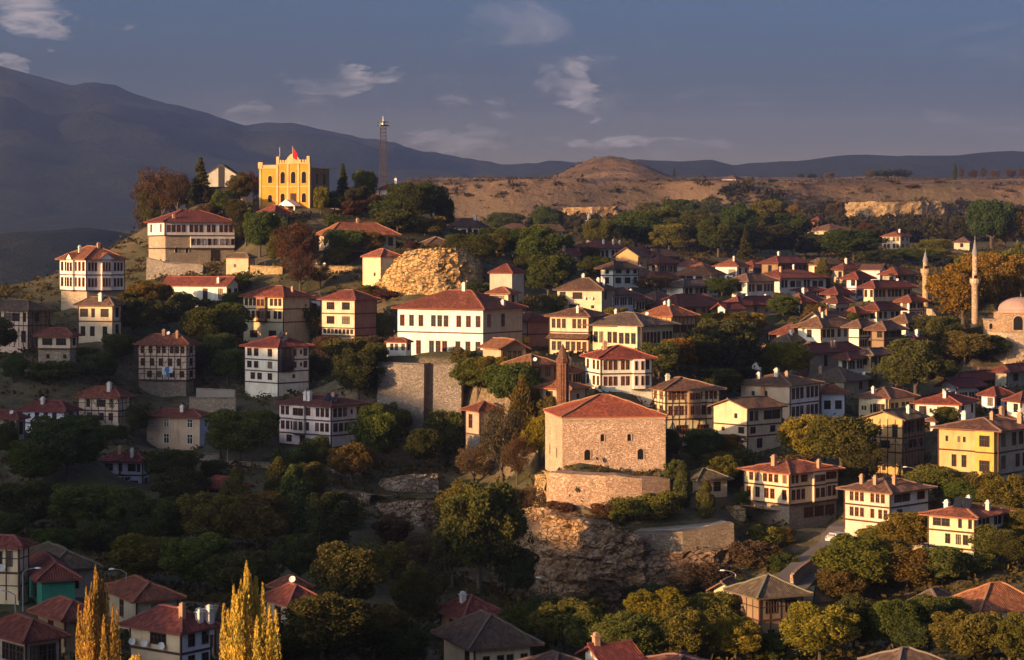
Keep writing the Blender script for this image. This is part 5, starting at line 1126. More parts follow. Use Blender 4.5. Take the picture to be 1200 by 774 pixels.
# ---------------------------------------------------------------- stone walls and rock faces
def stone_wall(label, pts, thick=.6, col='stone', name='stone_wall', cat='wall', mat='stone', cap=True, depth=2.0):
    """pts: (px, D, ytop, ybottom) along the wall"""
    q = [(P(px, yt, D), P(px, yb, D)) for px, D, yt, yb in pts]; o0 = q[0][1].copy(); root = empty(name, o0); tag(root, label, cat, kind='thing')
    top, bot = [], []
    rr = random.Random(label)
    for (t0, b0), (t1, b1) in zip(q, q[1:]):
        n = max(1, int((t1 - t0).length / 1.5))
        for i in range(n): top.append(t0.lerp(t1, i/n)); bot.append(b0.lerp(b1, i/n))
    top.append(q[-1][0]); bot.append(q[-1][1])
    mb = MB(); idx = []
    for i, (t, b_) in enumerate(zip(top, bot)):
        d = (top[min(i+1, len(top)-1)] - top[max(i-1, 0)]); d.z = 0; d.normalize(); nrm = Vector((d.y, -d.x, 0)); 
        if nrm.y > 0: nrm = -nrm
        dz = rr.uniform(-.12, .12); base = len(mb.v); h = (t.z - b_.z); batter = nrm * (h * .06)
        for p in (b_ + batter - Vector((0,0,depth)), t.lerp(b_, .5) + batter*.5 + nrm*rr.uniform(-.05,.05), t + Vector((0,0,dz)), t - nrm*thick + Vector((0,0,dz)), b_ - nrm*thick - Vector((0,0,depth))): mb.v.append(tuple(p - o0))
        idx.append(base)
    for i, j in zip(idx, idx[1:]):
        for k in range(5): mb.f.append((i + k, i + (k+1) % 5, j + (k+1) % 5, j + k)); mb.m.append(0)
    for i, rev in ((idx[0], 0), (idx[-1], 1)):
        f = tuple(i + k for k in range(5)); mb.f.append(f if rev else f[::-1]); mb.m.append(0)
    mb.build('wall_body', M[mat], root, (.27, .22, .18) if mat == 'plaster' else STONE[col])
    if cap:
        for i, j in zip(range(0, len(top) - 1, 3), list(range(3, len(top) - 1, 3)) + [len(top) - 1]):
            if (top[i] - top[j]).length < .2: continue
            m2 = MB(); m2.bar(top[i] - o0 + Vector((0,.15,.12)), top[j] - o0 + Vector((0,.15,.12)), min(thick * 1.25, .8), .16); m2.build('coping', M['stone'], root, tuple(x*.8 for x in STONE[col]))
    return root
stone_wall('tall dark stone bastion carrying the terrace of the big white hall', [(443, 359, 426, 508), (470, 357.6, 427, 510), (497, 357, 427, 511)], 5.5, 'greystone')
stone_wall('right half of the tall stone bastion, beyond its dark cleft', [(508, 357, 427, 511), (525, 356.6, 427, 512), (541, 356.2, 427, 512)], 5.5, 'greystone')
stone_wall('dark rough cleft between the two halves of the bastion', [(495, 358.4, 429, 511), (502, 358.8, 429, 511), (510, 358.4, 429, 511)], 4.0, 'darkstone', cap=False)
stone_wall('rubble retaining wall directly under the stone mosque', [(643, 294.5, 554, 602), (664, 293, 556, 608), (710, 291.8, 557.5, 609), (752, 292, 560, 606), (785, 294, 562, 600)], 4.0, 'rosestone', cap=False)
stone_wall('low ledge wall of the mosque terrace at its left corner', [(638, 304, 553, 600), (643, 295.2, 554.5, 602)], 3.0, 'gold')
stone_wall('lit golden castle wall left of the bare tree', [(293, 470, 312, 342), (312, 469, 313, 342), (331, 468, 313.5, 342)], .8, 'gold')
stone_wall('lit golden castle wall right of the bare tree', [(366, 468, 312, 340), (400, 467, 313, 340), (427, 466, 313.5, 340)], .8, 'gold')
stone_wall('grey garden wall in shade below the long stone mansion', [(172, 492, 303, 330), (200, 489, 309, 330), (238, 486, 310, 328)], .6, 'greystone')
stone_wall('rubble terrace wall above the beige house', [(222, 369, 466.5, 486), (250, 367.5, 467, 486), (276, 367, 467, 486)], .6, 'stone')
stone_wall('long grey wall in front of the beige house', [(158, 341, 532, 552), (200, 338.5, 532, 553), (257, 337, 533, 553)], .6, 'greystone')
stone_wall('grey wall right of the lamp post on the shaded slope', [(268, 331, 542, 560), (300, 330, 543, 561), (322, 330, 544, 560)], .6, 'stone')
stone_wall('concrete retaining wall with a bare slab above the ravine', [(742, 283.5, 625, 654), (800, 281, 624, 652), (860, 282.5, 614, 646)], 2.0, 'darkstone', cap=False)
stone_wall('lit garden wall with dishes in front of the shuttered house', [(994, 272, 637, 660), (1030, 268.5, 638, 662), (1090, 264, 638, 664)], .5, 'stone')
stone_wall('low lit parapet along the right side of the road', [(993, 279.5, 631, 642), (970, 268, 644, 656), (938, 254, 666, 680), (929, 250, 674, 690)], .35, 'rosestone')
stone_wall('stone bastion under the domed mosque', [(1158, 441, 389, 425), (1180, 437, 390, 432), (1230, 436, 390, 436)], .8, 'lightstone')
stone_wall('broken white wall stump at the foot of the smaller minaret', [(1083, 484, 361, 384), (1092, 482, 362, 384), (1099, 482, 372, 384)], 1.6, 'lightstone', cap=False)
stone_wall('pale low wall on the terrace left of the shaded white house', [(230, 384, 456, 465), (275, 381, 458, 467)], .4, 'lightstone', mat='concrete')
stone_wall('stone wall with a doorway in the hilltop garden', [(388, 531, 245, 258), (440, 529, 247, 258)], .5, 'greystone')

slab = MB(); q = [P(742, 624, 286.2), P(859, 614, 284.6), P(835, 607, 294), P(770, 612, 292)]; o0 = q[0].copy()
slab.face([p - o0 + Vector((0, 0, .06)) for p in q]); 
for p, r_ in zip(q, q[1:] + q[:1]): slab.face([p - o0 + Vector((0,0,-.3)), r_ - o0 + Vector((0,0,-.3)), r_ - o0 + Vector((0,0,.06)), p - o0 + Vector((0,0,.06))])
o = slab.build('concrete_slab', M['concrete']); o.location = o0; tag(o, 'bare sunlit concrete slab above the ravine cliff', 'slab')

def noise3(x, y, z, s): return math.sin(x*1.1*s + 2*math.sin(z*.7*s + y*.3*s)) * .5 + math.sin(y*1.7*s + z*2.3*s + 1.3*math.sin(x*.9*s)) * .35 + math.sin(x*3.1*s + z*1.3*s) * math.sin(z*4.1*s + x*1.7*s) * .3
def hash2(a, b, c): v = math.sin(a * 12.9898 + b * 78.233 + c * 37.719) * 43758.5453; return v - math.floor(v)
ROCK_SCRUB = []
def rock_face(label, pts, col, seed, amp=1.1, step=.6, name='rock_face', lean=.18, kindstruct=True):
    """pts: (px, D, ytop, ybottom): a weathered, ledged cliff face through these columns"""
    q = [(P(px, yt, D), P(px, yb, D)) for px, D, yt, yb in pts]; o0 = q[0][1].copy(); cols = []
    for (t0, b0), (t1, b1) in zip(q, q[1:]):
        n = max(1, int((t1 - t0).length / step))
        for i in range(n): cols.append((t0.lerp(t1, i/n), b0.lerp(b1, i/n)))
    cols.append(q[-1]); m = max(6, int(max((t - b_).length for t, b_ in cols) / step)); mb = MB()
    for i, (t, b_) in enumerate(cols):
        d = cols[min(i+1, len(cols)-1)][0] - cols[max(i-1, 0)][0]; d.z = 0; d.normalize(); nrm = Vector((d.y, -d.x, 0))
        if nrm.y > 0 and abs(nrm.y) > .3: nrm = -nrm
        h = t.z - b_.z
        for j in range(m + 4):
            f = min(j / m, 1.0); p = b_.lerp(t, f) + nrm * (h * lean * (1 - f))
            if j > m: p = t - nrm * (j - m) * 2.4 + Vector((0, 0, -.25 * (j - m) ** 1.3))
            if j == 0: p -= Vector((0, 0, 2.5))
            sx_ = p.x + p.y * .7 + .5 * math.sin(p.z * 1.3 + seed); bs = step * 3.2
            blk = .6 * hash2(math.floor(sx_ / bs + .35 * math.sin(math.floor(p.z / (bs * .62)) * 1.9)), math.floor((p.z + .25 * math.sin(p.x * .5)) / (bs * .62)), seed) + .4 * hash2(math.floor(sx_ / (bs * .45)), math.floor(p.z / (bs * .3)), seed + 1)
            w = noise3(p.x + seed, p.y, p.z, .30 / step * .45) * .55 + .28 * noise3(p.x * 1.3, p.y + seed, p.z * 1.6, 1.1 / step * .45)
            k = amp * (w + 1.15 * (blk - .5)) * (1.0 if j <= m else .35)
            p = p + nrm * k + Vector((0, 0, .25 * amp * noise3(p.y, p.x, seed, .9) * (f > .85)))
            mb.v.append(tuple(p - o0))
    r = m + 4
    for i in range(len(cols) - 1):
        for j in range(r - 1): mb.f.append((i*r + j, (i+1)*r + j, (i+1)*r + j + 1, i*r + j + 1)); mb.m.append(0)
    rs = random.Random(seed)
    for i in range(len(cols)):
        for j in range(1, m + 4):
            if rs.random() < (.05 if j < m else .22): ROCK_SCRUB.append(tuple(Vector(mb.v[i*r + j]) + o0) + (step,))
    o = mb.build(name, M['rock'], None, col); o.location = o0; tag(o, label, kind='structure'); return o
LIME, GREYR, BRN = (.66, .46, .22), (.40, .34, .28), (.44, .31, .20)
rock_face('golden limestone cliff below the hilltop houses', [(436, 452, 338, 362), (452, 449, 322, 362), (464, 447, 303, 362), (476, 446, 294, 362), (492, 445, 293, 362), (512, 445, 290.5, 362), (534, 446.5, 290.5, 362), (549, 450, 294, 360), (558, 457, 304, 356), (564, 470, 312, 352), (572, 476, 326, 352)], LIME, 3.0, 1.0, .55, lean=.30)
rock_face('brown ravine cliff below the stone mosque', [(606, 304, 606, 694), (620, 297, 592, 702), (640, 290.5, 598, 712), (662, 286.2, 606, 718), (685, 283.4, 613, 720), (705, 281.6, 619, 718), (728, 280.8, 622, 712), (752, 281.6, 632, 708)], BRN, 9.0, 1.6, .45, lean=.06)
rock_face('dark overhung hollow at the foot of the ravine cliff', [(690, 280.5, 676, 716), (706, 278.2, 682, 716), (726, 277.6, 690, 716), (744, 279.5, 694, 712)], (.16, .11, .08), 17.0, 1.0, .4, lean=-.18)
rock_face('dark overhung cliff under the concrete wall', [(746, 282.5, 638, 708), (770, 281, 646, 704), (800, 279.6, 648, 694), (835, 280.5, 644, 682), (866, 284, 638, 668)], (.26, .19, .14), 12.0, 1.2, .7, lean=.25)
rock_face('lit ledge rock left of the mosque terrace', [(626, 306, 556, 600), (634, 302, 556, 602), (642, 297.5, 564, 604)], (.58, .43, .22), 15.0, .7, .6)
rock_face('ledge of pale rock below the plinth house in the ravine', [(382, 337, 548, 566), (400, 334, 550, 566), (424, 333, 553, 565)], GREYR, 41.0, .7, .45)
rock_face('long terrace ledge in the middle of the ravine', [(444, 329, 562, 576), (462, 327, 558, 574), (490, 326, 557, 572), (514, 327, 556, 570)], GREYR, 43.0, .7, .45)
rock_face('crumbling earth bank low in the ravine', [(376, 318, 572, 592), (400, 315, 576, 596), (434, 313, 580, 598)], (.34, .27, .21), 45.0, .8, .45)
rock_face('broad pale earth bank in the ravine', [(440, 313, 590, 614), (462, 309, 588, 618), (490, 306, 586, 620), (514, 307, 588, 614)], (.36, .28, .22), 47.0, .9, .45)
rock_face('small lit rock right of the concrete slab', [(852, 300, 594, 616), (862, 297, 592, 614), (874, 297, 596, 610)], (.56, .42, .22), 21.0, .5, .6)
rock_face('broad lit cliff of the plateau edge at the right', [(984, 1262, 242, 272), (996, 1240, 238, 272), (1020, 1232, 236, 272), (1048, 1230, 237, 270), (1078, 1236, 236, 266), (1104, 1246, 236, 262), (1114, 1262, 240, 258)], (.60, .44, .24), 31.0, 2.6, 2.2)
rock_face('small lit cliff of the plateau edge behind the hill', [(650, 1268, 246, 270), (664, 1252, 244, 268), (694, 1246, 243, 266), (722, 1250, 242, 264), (730, 1268, 246, 260)], (.52, .36, .19), 35.0, 2.2, 2.2)
rock_face('far lit scarp right of the hilltop trees', [(528, 1282, 246, 264), (548, 1262, 245, 262), (572, 1260, 245, 260), (584, 1276, 248, 258)], (.58, .42, .22), 39.0, 2.0, 2.2)

# ---------------------------------------------------------------- road, car, lamps
def ribbon(name, pts, width, mat, label, lift=.05):
    mb = MB(); n = len(pts); fine = []
    for (a_, b_) in zip(pts, pts[1:]):
        for i in range(8): fine.append(tuple(a_[k] + (b_[k] - a_[k]) * i / 8 for k in range(3)))
    fine.append(pts[-1]); V_ = [P(*f) for f in fine]
    for i, p in enumerate(V_):
        d = V_[min(i+1, len(V_)-1)] - V_[max(i-1, 0)]; d.z = 0; d.normalize(); s_ = Vector((d.y, -d.x, 0)) * width / 2
        z = max(ground_z(p.x, p.y), ground_z(p.x + s_.x, p.y + s_.y), ground_z(p.x - s_.x, p.y - s_.y), p.z) + lift
        for q in (p + s_, p - s_): mb.v.append((q.x, q.y, z))
        for q in (p + s_*1.02, p - s_*1.02): mb.v.append((q.x, q.y, z - 1.2))
    for i in range(len(V_) - 1):
        a_, b_ = 4*i, 4*i + 4
        for f in ((a_, a_+1, b_+1, b_), (a_+2, a_, b_, b_+2), (a_+1, a_+3, b_+3, b_+1)): mb.f.append(f); mb.m.append(0)
    o = mb.build(name, mat); tag(o, label, kind='structure'); return o
ribbon('road', [(1000, 621, 292), (988, 631, 284), (972, 645, 275), (952, 660, 266), (935, 675, 257), (920, 690, 249)], 5.2, M['asphalt'], 'narrow grey road climbing between the houses')
def car(label, px, py, D, rz):
    p = P(px, py, D); root = empty('parked_car', p, rz); tag(root, label, 'car')
    prof = [(-2.0, .35), (-2.0, .85), (-1.75, .95), (-1.3, 1.40), (.35, 1.42), (1.0, .98), (1.9, .85), (2.05, .6), (2.05, .35)]
    mb = MB()
    for y in (-.82, .82): mb.v += [(x, y * (1 if z < 1 else .84), z) for x, z in prof]
    n = len(prof)
    for i in range(n): mb.f.append((i, (i+1) % n, n + (i+1) % n, n + i)); mb.m.append(0)
    mb.f += [tuple(range(n))[::-1], tuple(range(n, 2*n))]; mb.m += [0, 0]
    mb.build('body', M['carpaint'], root)
    for y, s_ in ((-.80, -1), (.80, 1)): part(root, 'side_window', M['glass'], [(-1.2, .5, y - .03, y + .03, 1.0, 1.32)])
    part(root, 'rear_window', M['glass'], [(-1.72, -1.62, -.6, .6, 1.02, 1.28)]); part(root, 'windscreen', M['glass'], [(.72, .82, -.62, .62, 1.0, 1.28)])
    for x in (-1.25, 1.3):
        for y in (-.8, .8):
            w = MB(); w.lathe([(.02, -.11), (.32, -.11), (.33, .11), (.02, .11)], 14); o = w.build('wheel', M['tyre'], root); o.location = (x, y, .33); o.rotation_euler = (math.pi/2, 0, 0)
    for y in (-.6, .6): part(root, 'tail_light', M['red'], [(-2.03, -1.98, y - .15, y + .15, .68, .82)])
car('small silver car parked at the bend of the road', 984, 636, 281.5, math.radians(38))
def street_lamp(label, px, yb, yt, D, dirx=-1):
    b_ = P(px, yb, D); h = (yb - yt) / F * D; root = empty('street_lamp', b_); tag(root, label, 'street lamp')
    mb = MB(); mb.tube([(0, 0, -1), (0, 0, h*.5), (0, 0, h)], [.10, .08, .06], 7); mb.build('pole', M['metal'], root)
    mb = MB(); mb.tube([(0, 0, h), (dirx*.5, 0, h + .32), (dirx*1.3, 0, h + .45)], [.05, .05, .04], 6); mb.build('arm', M['metal'], root)
    mb = MB(); mb.lathe([(.02, .10), (.16, .06), (.22, -.05), (.02, -.1)], 8); o = mb.build('lamp_head', M['lamp'], root); o.location = (dirx*1.5, 0, h + .45); o.scale = (1.7, .8, 1)
street_lamp('street lamp beside the ravine cliff', 644.5, 716, 681, 262)
street_lamp('street lamp leaning over the old barn roof', 862, 700, 673, 240)
street_lamp('street lamp behind the shuttered cream house', 1073, 572, 551, 296)
street_lamp('street lamp in front of the long grey wall', 266.5, 549, 506, 331)
street_lamp('street lamp by the timbered house at the lower left', 27, 705, 671, 208, 1)
street_lamp('street lamp in the lower left corner', 18, 735, 698, 190)
street_lamp('lamp post behind the left golden poplar', 148, 705, 672, 212)
for px, py, yb_, D, nm in ((1006.5, 634, 640, 271.5, 'leftmost of the dishes on the garden wall'), (1012.5, 634.5, 640, 271, 'second dish from the left on the garden wall'), (1031.5, 634.5, 641, 268.8, 'third dish on the garden wall, below the shutters'), (1070, 631, 641, 266, 'dish standing right along the garden wall in the yellow trees'),
                           (1012, 438, 446, 398, 'white dish on a pole by the dark tree in the shaded town'), (380, 310, 314, 467, 'dish on the castle wall top beside the bare tree'), (370.5, 310, 314, 468, 'left dish of the pair on the castle wall top')):
    D_ = D; p = P(px, yb_, D_); root = empty('satellite_dish_stand', p); tag(root, nm, 'satellite dish')
    h = (yb_ - py) / F * D_
    mb = MB(); mb.tube([(0, .1, -.6), (0, .1, h)], [.045, .04], 6); mb.build('post', M['metal'], root)
    d = add_dish(root, (0, 0, h), math.radians(-20 + (px % 7) * 5), 68); d.name = 'dish'

# ---------------------------------------------------------------- trees
def leaf_mesh(name, pts, nrm, size, tint, seed, elong=1.5):
    """one small bent leaf-clump (two triangles) per point"""
    r = np.random.default_rng(seed); n = len(pts)
    d = r.normal(size=(n, 3)); d += nrm * .55; d /= np.linalg.norm(d, axis=1, keepdims=True) + 1e-9
    a = np.cross(d, r.normal(size=(n, 3))); a /= np.linalg.norm(a, axis=1, keepdims=True) + 1e-9
    b = np.cross(d, a); sz = (size * r.uniform(.6, 1.35, n))[:, None]
    a, b = a * sz * elong * .5, b * sz * .5
    v = np.stack([pts - a, pts - b * .9 + d * sz * .12, pts + a, pts + b * .9 + d * sz * .12], 1).reshape(-1, 3)
    q = np.arange(4 * n, dtype=np.int32)
    me = bpy.data.meshes.new(name); me.vertices.add(4 * n); me.vertices.foreach_set('co', v.astype(np.float32).ravel())
    me.loops.add(4 * n); me.loops.foreach_set('vertex_index', q)
    me.polygons.add(n); me.polygons.foreach_set('loop_start', np.arange(0, 4 * n, 4, dtype=np.int32)); me.polygons.foreach_set('loop_total', np.full(n, 4, np.int32))
    me.update(); at = me.attributes.new('tint', 'FLOAT', 'POINT'); at.data.foreach_set('value', np.repeat(tint, 4).astype(np.float32))
    me.materials.append(M['leaf']); return me
def crown(kind, seed, n):
    """crown in a unit box: x, y within -1..1, z 0..2"""
    r = np.random.default_rng(seed); P_, N_, T_ = [], [], []
    def shell(c, rad, m, flat=.8, tint=.5):
        d = r.normal(size=(m, 3)); d /= np.linalg.norm(d, axis=1, keepdims=True)
        k = rad * r.uniform(.55, 1.08, m) ** .6
        p = c + d * k[:, None] * np.array([1, 1, flat]); P_.append(p); N_.append(d); T_.append(np.clip(tint + r.normal(0, .20, m) + d[:, 2] * .10, 0, 1))
    if kind in ('round', 'sparse', 'bush'):
        nl = {'round': 58, 'sparse': 40, 'bush': 30}[kind]; lobes = []
        for i in range(nl):
            t = r.uniform(0, 2 * math.pi); z = r.uniform(-.62, .80) if kind != 'bush' else r.uniform(-.7, .6); rr_ = math.sqrt(max(0, 1 - (z * .92) ** 2)) * r.uniform(.30, .90)
            prof = 1.0 if z > -.2 else .85
            lobes.append((np.array([rr_ * math.cos(t) * prof, rr_ * math.sin(t) * prof, 1 + z * .86]), r.uniform(.12, .31)))
        w = np.array([l[1] ** 2 for l in lobes]); w /= w.sum()
        for (c, rad), ww in zip(lobes, w): shell(c, rad, max(10, int(n * .76 * ww)), .85, r.uniform(.34, .66))
        for q in range(9): t = r.uniform(0, 6.28); shell(np.array([.25 * math.cos(t), .25 * math.sin(t), 1 + r.uniform(-.25, .25)]), r.uniform(.5, .72), int(n * .24 / 9), .9, r.uniform(.36, .62))
    elif kind == 'tall':
        nl = 40
        for i in range(nl):
            f = (i + .5) / nl; t = r.uniform(0, 6.28); wd = (.85 * math.sin(math.pi * min(1, .12 + f * .88)) ** .6) * (1 - .35 * f)
            c = np.array([wd * .55 * math.cos(t), wd * .55 * math.sin(t), .10 + 1.8 * f]); shell(c, .16 + .22 * wd * r.uniform(.6, 1), n // nl, 1.1, r.uniform(.32, .68))
    elif kind == 'poplar':
        spires = [(0, 0, 2.0)] + [(q_ * math.cos(t), q_ * math.sin(t), 1.99 - .62 * q_ + r.uniform(-.22, .04)) for q_, t in zip(r.uniform(.12, .85, 28), np.linspace(0, 12.56, 29)[:-1] + r.uniform(-.2, .2, 28))]
        for sx_, sy_, top_ in spires:
            m = int(n / len(spires) * (top_ / 1.6)); f = r.uniform(0, 1, m) ** .85; z = f * top_
            wd = .17 * np.sin(math.pi * np.clip(.22 + .78 * f, 0, 1)) ** .8 + .015; t = r.uniform(0, 6.28, m); q = r.uniform(0, 1, m) ** .5
            base = np.stack([sx_ * (.35 + .65 * np.clip(z / 1.0, 0, 1)), sy_ * (.35 + .65 * np.clip(z / 1.0, 0, 1))], 1)
            clump = .75 + .35 * np.sin(z * 23 + sx_ * 40) * np.sin(t * 2 + z * 9)
            keep = r.uniform(0, 1, m) < np.clip(clump, .5, 1)
            p = np.stack([base[:, 0] + wd * q * np.cos(t), base[:, 1] + wd * q * np.sin(t), z], 1)[keep]
            P_.append(p); N_.append(np.stack([np.cos(t), np.sin(t), .5 + 0 * t], 1)[keep]); T_.append(np.clip(r.normal(.5 + .12 * np.sin(z * 11 + sx_ * 9), .22), 0, 1)[keep])
    elif kind == 'conifer':
        nt = 13
        for i in range(nt):
            f = i / (nt - 1); rad = (1 - f) ** .8 * .95 + .05; zc_ = .12 + 1.82 * f; nb = int(6 + 9 * (1 - f))
            for k in range(nb):
                t = r.uniform(0, 6.28); m = max(6, n // (nt * 11)); s_ = r.uniform(.1, 1, m); ln = rad * r.uniform(.75, 1.1)
                p = np.stack([ln * s_ * math.cos(t), ln * s_ * math.sin(t), zc_ - .10 * s_ + .0 * s_], 1) + r.normal(0, .05, (m, 3)) * np.array([1, 1, .6])
                P_.append(p); N_.append(np.tile([0, 0, 1.0], (m, 1))); T_.append(np.clip(r.normal(.45, .2, m), 0, 1))
    p, nn, t = np.concatenate(P_), np.concatenate(N_), np.concatenate(T_)
    sz = {'round': .052, 'sparse': .042, 'bush': .075, 'tall': .060, 'poplar': .036, 'conifer': .075}[kind]
    return leaf_mesh('crown_' + kind, p, nn, sz, t, seed + 1)
def trunk_mesh(kind, seed):
    r = random.Random(seed); mb = MB()
    mb.tube([(0, 0, -.25), (.02, .01, .35), (-.02, .02, .8), (.03, -.02, 1.35), (0, 0, 1.75)], [.085, .06, .05, .032, .012], 7)
    if kind not in ('poplar', 'conifer'):
        for i in range(9 if kind != 'sparse' else 16):
            t = r.uniform(0, 6.28); z0 = r.uniform(.30, 1.1); L_ = r.uniform(.45, .8)
            p = [(0, 0, z0), (L_*.5*math.cos(t), L_*.5*math.sin(t), z0 + .22), (L_*math.cos(t), L_*math.sin(t), z0 + r.uniform(.35, .65))]
            mb.tube(p, [.034, .022, .008], 5)
            if kind == 'sparse':
                for k in range(4):
                    t2 = t + r.uniform(-1.1, 1.1); q = Vector(p[1]).lerp(Vector(p[2]), r.uniform(0, 1)); mb.tube([q, q + Vector((.3*math.cos(t2), .3*math.sin(t2), r.uniform(.1, .4)))], [.012, .004], 4)
    return mb.mesh('trunk', M['bark'])
NV = dict(round=7, sparse=3, bush=4, tall=3, poplar=2, conifer=2); NL = dict(round=22000, sparse=8000, bush=6500, tall=16000, poplar=46000, conifer=9000)
CROWN = {k: [crown(k, 100 + 17 * i + len(k), NL[k]) for i in range(v)] for k, v in NV.items()}
TRUNK = {k: [trunk_mesh(k, 5 + i) for i in range(2)] for k in NV}
TC = dict(dk=((.056, .069, .028), 'dark green'), gr=((.075, .094, .030), 'mid green'), ol=((.108, .100, .030), 'olive green'), ye=((.185, .140, .026), 'yellow green'), au=((.095, .060, .034), 'rust brown'), br=((.088, .062, .046), 'bare brownish'), go=((.50, .33, .085), 'golden yellow'))
KN = dict(round=('broadleaf_tree', 'broadleaf tree', 'tree'), sparse=('thin_tree', 'thin-leaved tree', 'tree'), bush=('shrub', 'shrub', 'shrub'), tall=('upright_tree', 'upright tree', 'tree'), poplar=('poplar_tree', 'poplar', 'tree'), conifer=('conifer_tree', 'conifer', 'tree'))
USED = {}
def near_house_label(kind, col, px, py, w, h, D):
    size = 'small' if w * h < 700 else 'large' if w * h > 4200 else ''
    base = ' '.join(x for x in (size, TC[col][1], KN[kind][1]) if x)
    cands = []
    for s in HS:
        hx, hy = (s['xl'] + s['xr']) / 2, (s['ye'] + min(s['yb'], 774)) / 2; hw = (s['xr'] - s['xl']) / 2
        dx, dy = px - hx, (py - h / 2) - hy; dist = math.hypot(max(0, abs(dx) - hw), dy)
        if abs(dx) < hw * .9 + 4: rel = 'in front of' if D < s['D'] else 'behind'
        else: rel = 'right of' if dx > 0 else 'left of'
        cands.append((dist, rel, s['short']))
    cands.sort()
    for dist, rel, sh in cands[:7]:
        lb = f'{base} {rel} {sh}'
        if lb not in USED and len(lb.split()) <= 16: USED[lb] = 1; return lb
    for extra in ('second', 'third', 'fourth', 'fifth', 'sixth'):
        for dist, rel, sh in cands[:3]:
            lb = f'{extra} {base} {rel} {sh}'
            if lb not in USED and len(lb.split()) <= 16: USED[lb] = 1; return lb
    lb = f'{base} near {cands[0][2]}'; return lb
TN = [0]
def tree(px, yb, w, h, col, kind='round', D=None, group=None, label=None, zb=None):
    if D is None:
        q = hit(px, yb)
        D = q.y if q else None
        if px < 540 and yb > 215 and (D is None or D > 640): D = 546 + (px % 7)
        if D is None: return
    w *= 1.10
    x = (px - CX) / F * D; z = ground_z(x, D) if zb is None else zb
    W_, ztop = w / F * D, (HY - (yb - h)) / F * D; Hh = max(ztop - z, W_ * .35, 1.2)
    i = TN[0]; TN[0] += 1; rr = random.Random(i * 31 + 7)
    if col == 'dk': col = rr.choice(('dk', 'dk', 'dk', 'gr', 'gr', 'ol'))
    root = empty(KN[kind][0], (x, D, z)); lb = label or near_house_label(kind, col, px, yb, w, h, D); USED[lb] = 1
    tag(root, lb, KN[kind][2], group)
    low = {'round': .10, 'sparse': .12, 'bush': -.04, 'tall': .05, 'poplar': .03, 'conifer': .05}[kind]
    c = put('crown', rr.choice(CROWN[kind]), root, (0, 0, Hh * low), rr.uniform(0, 6.28), tuple(v * rr.uniform(.85, 1.18) for v in TC[col][0]))
    sx = W_ / 2 * rr.uniform(.96, 1.08); c.scale = (sx * rr.uniform(.92, 1.1), sx, Hh * (1.0 - low) / 1.92)
    t = put('trunk', rr.choice(TRUNK[kind]), root, (0, 0, 0), rr.uniform(0, 6.28)); ts = min(sx, Hh * .5) if kind not in ('poplar', 'conifer') else Hh * .35
    t.scale = (ts, ts, Hh / 2.0)
    return root
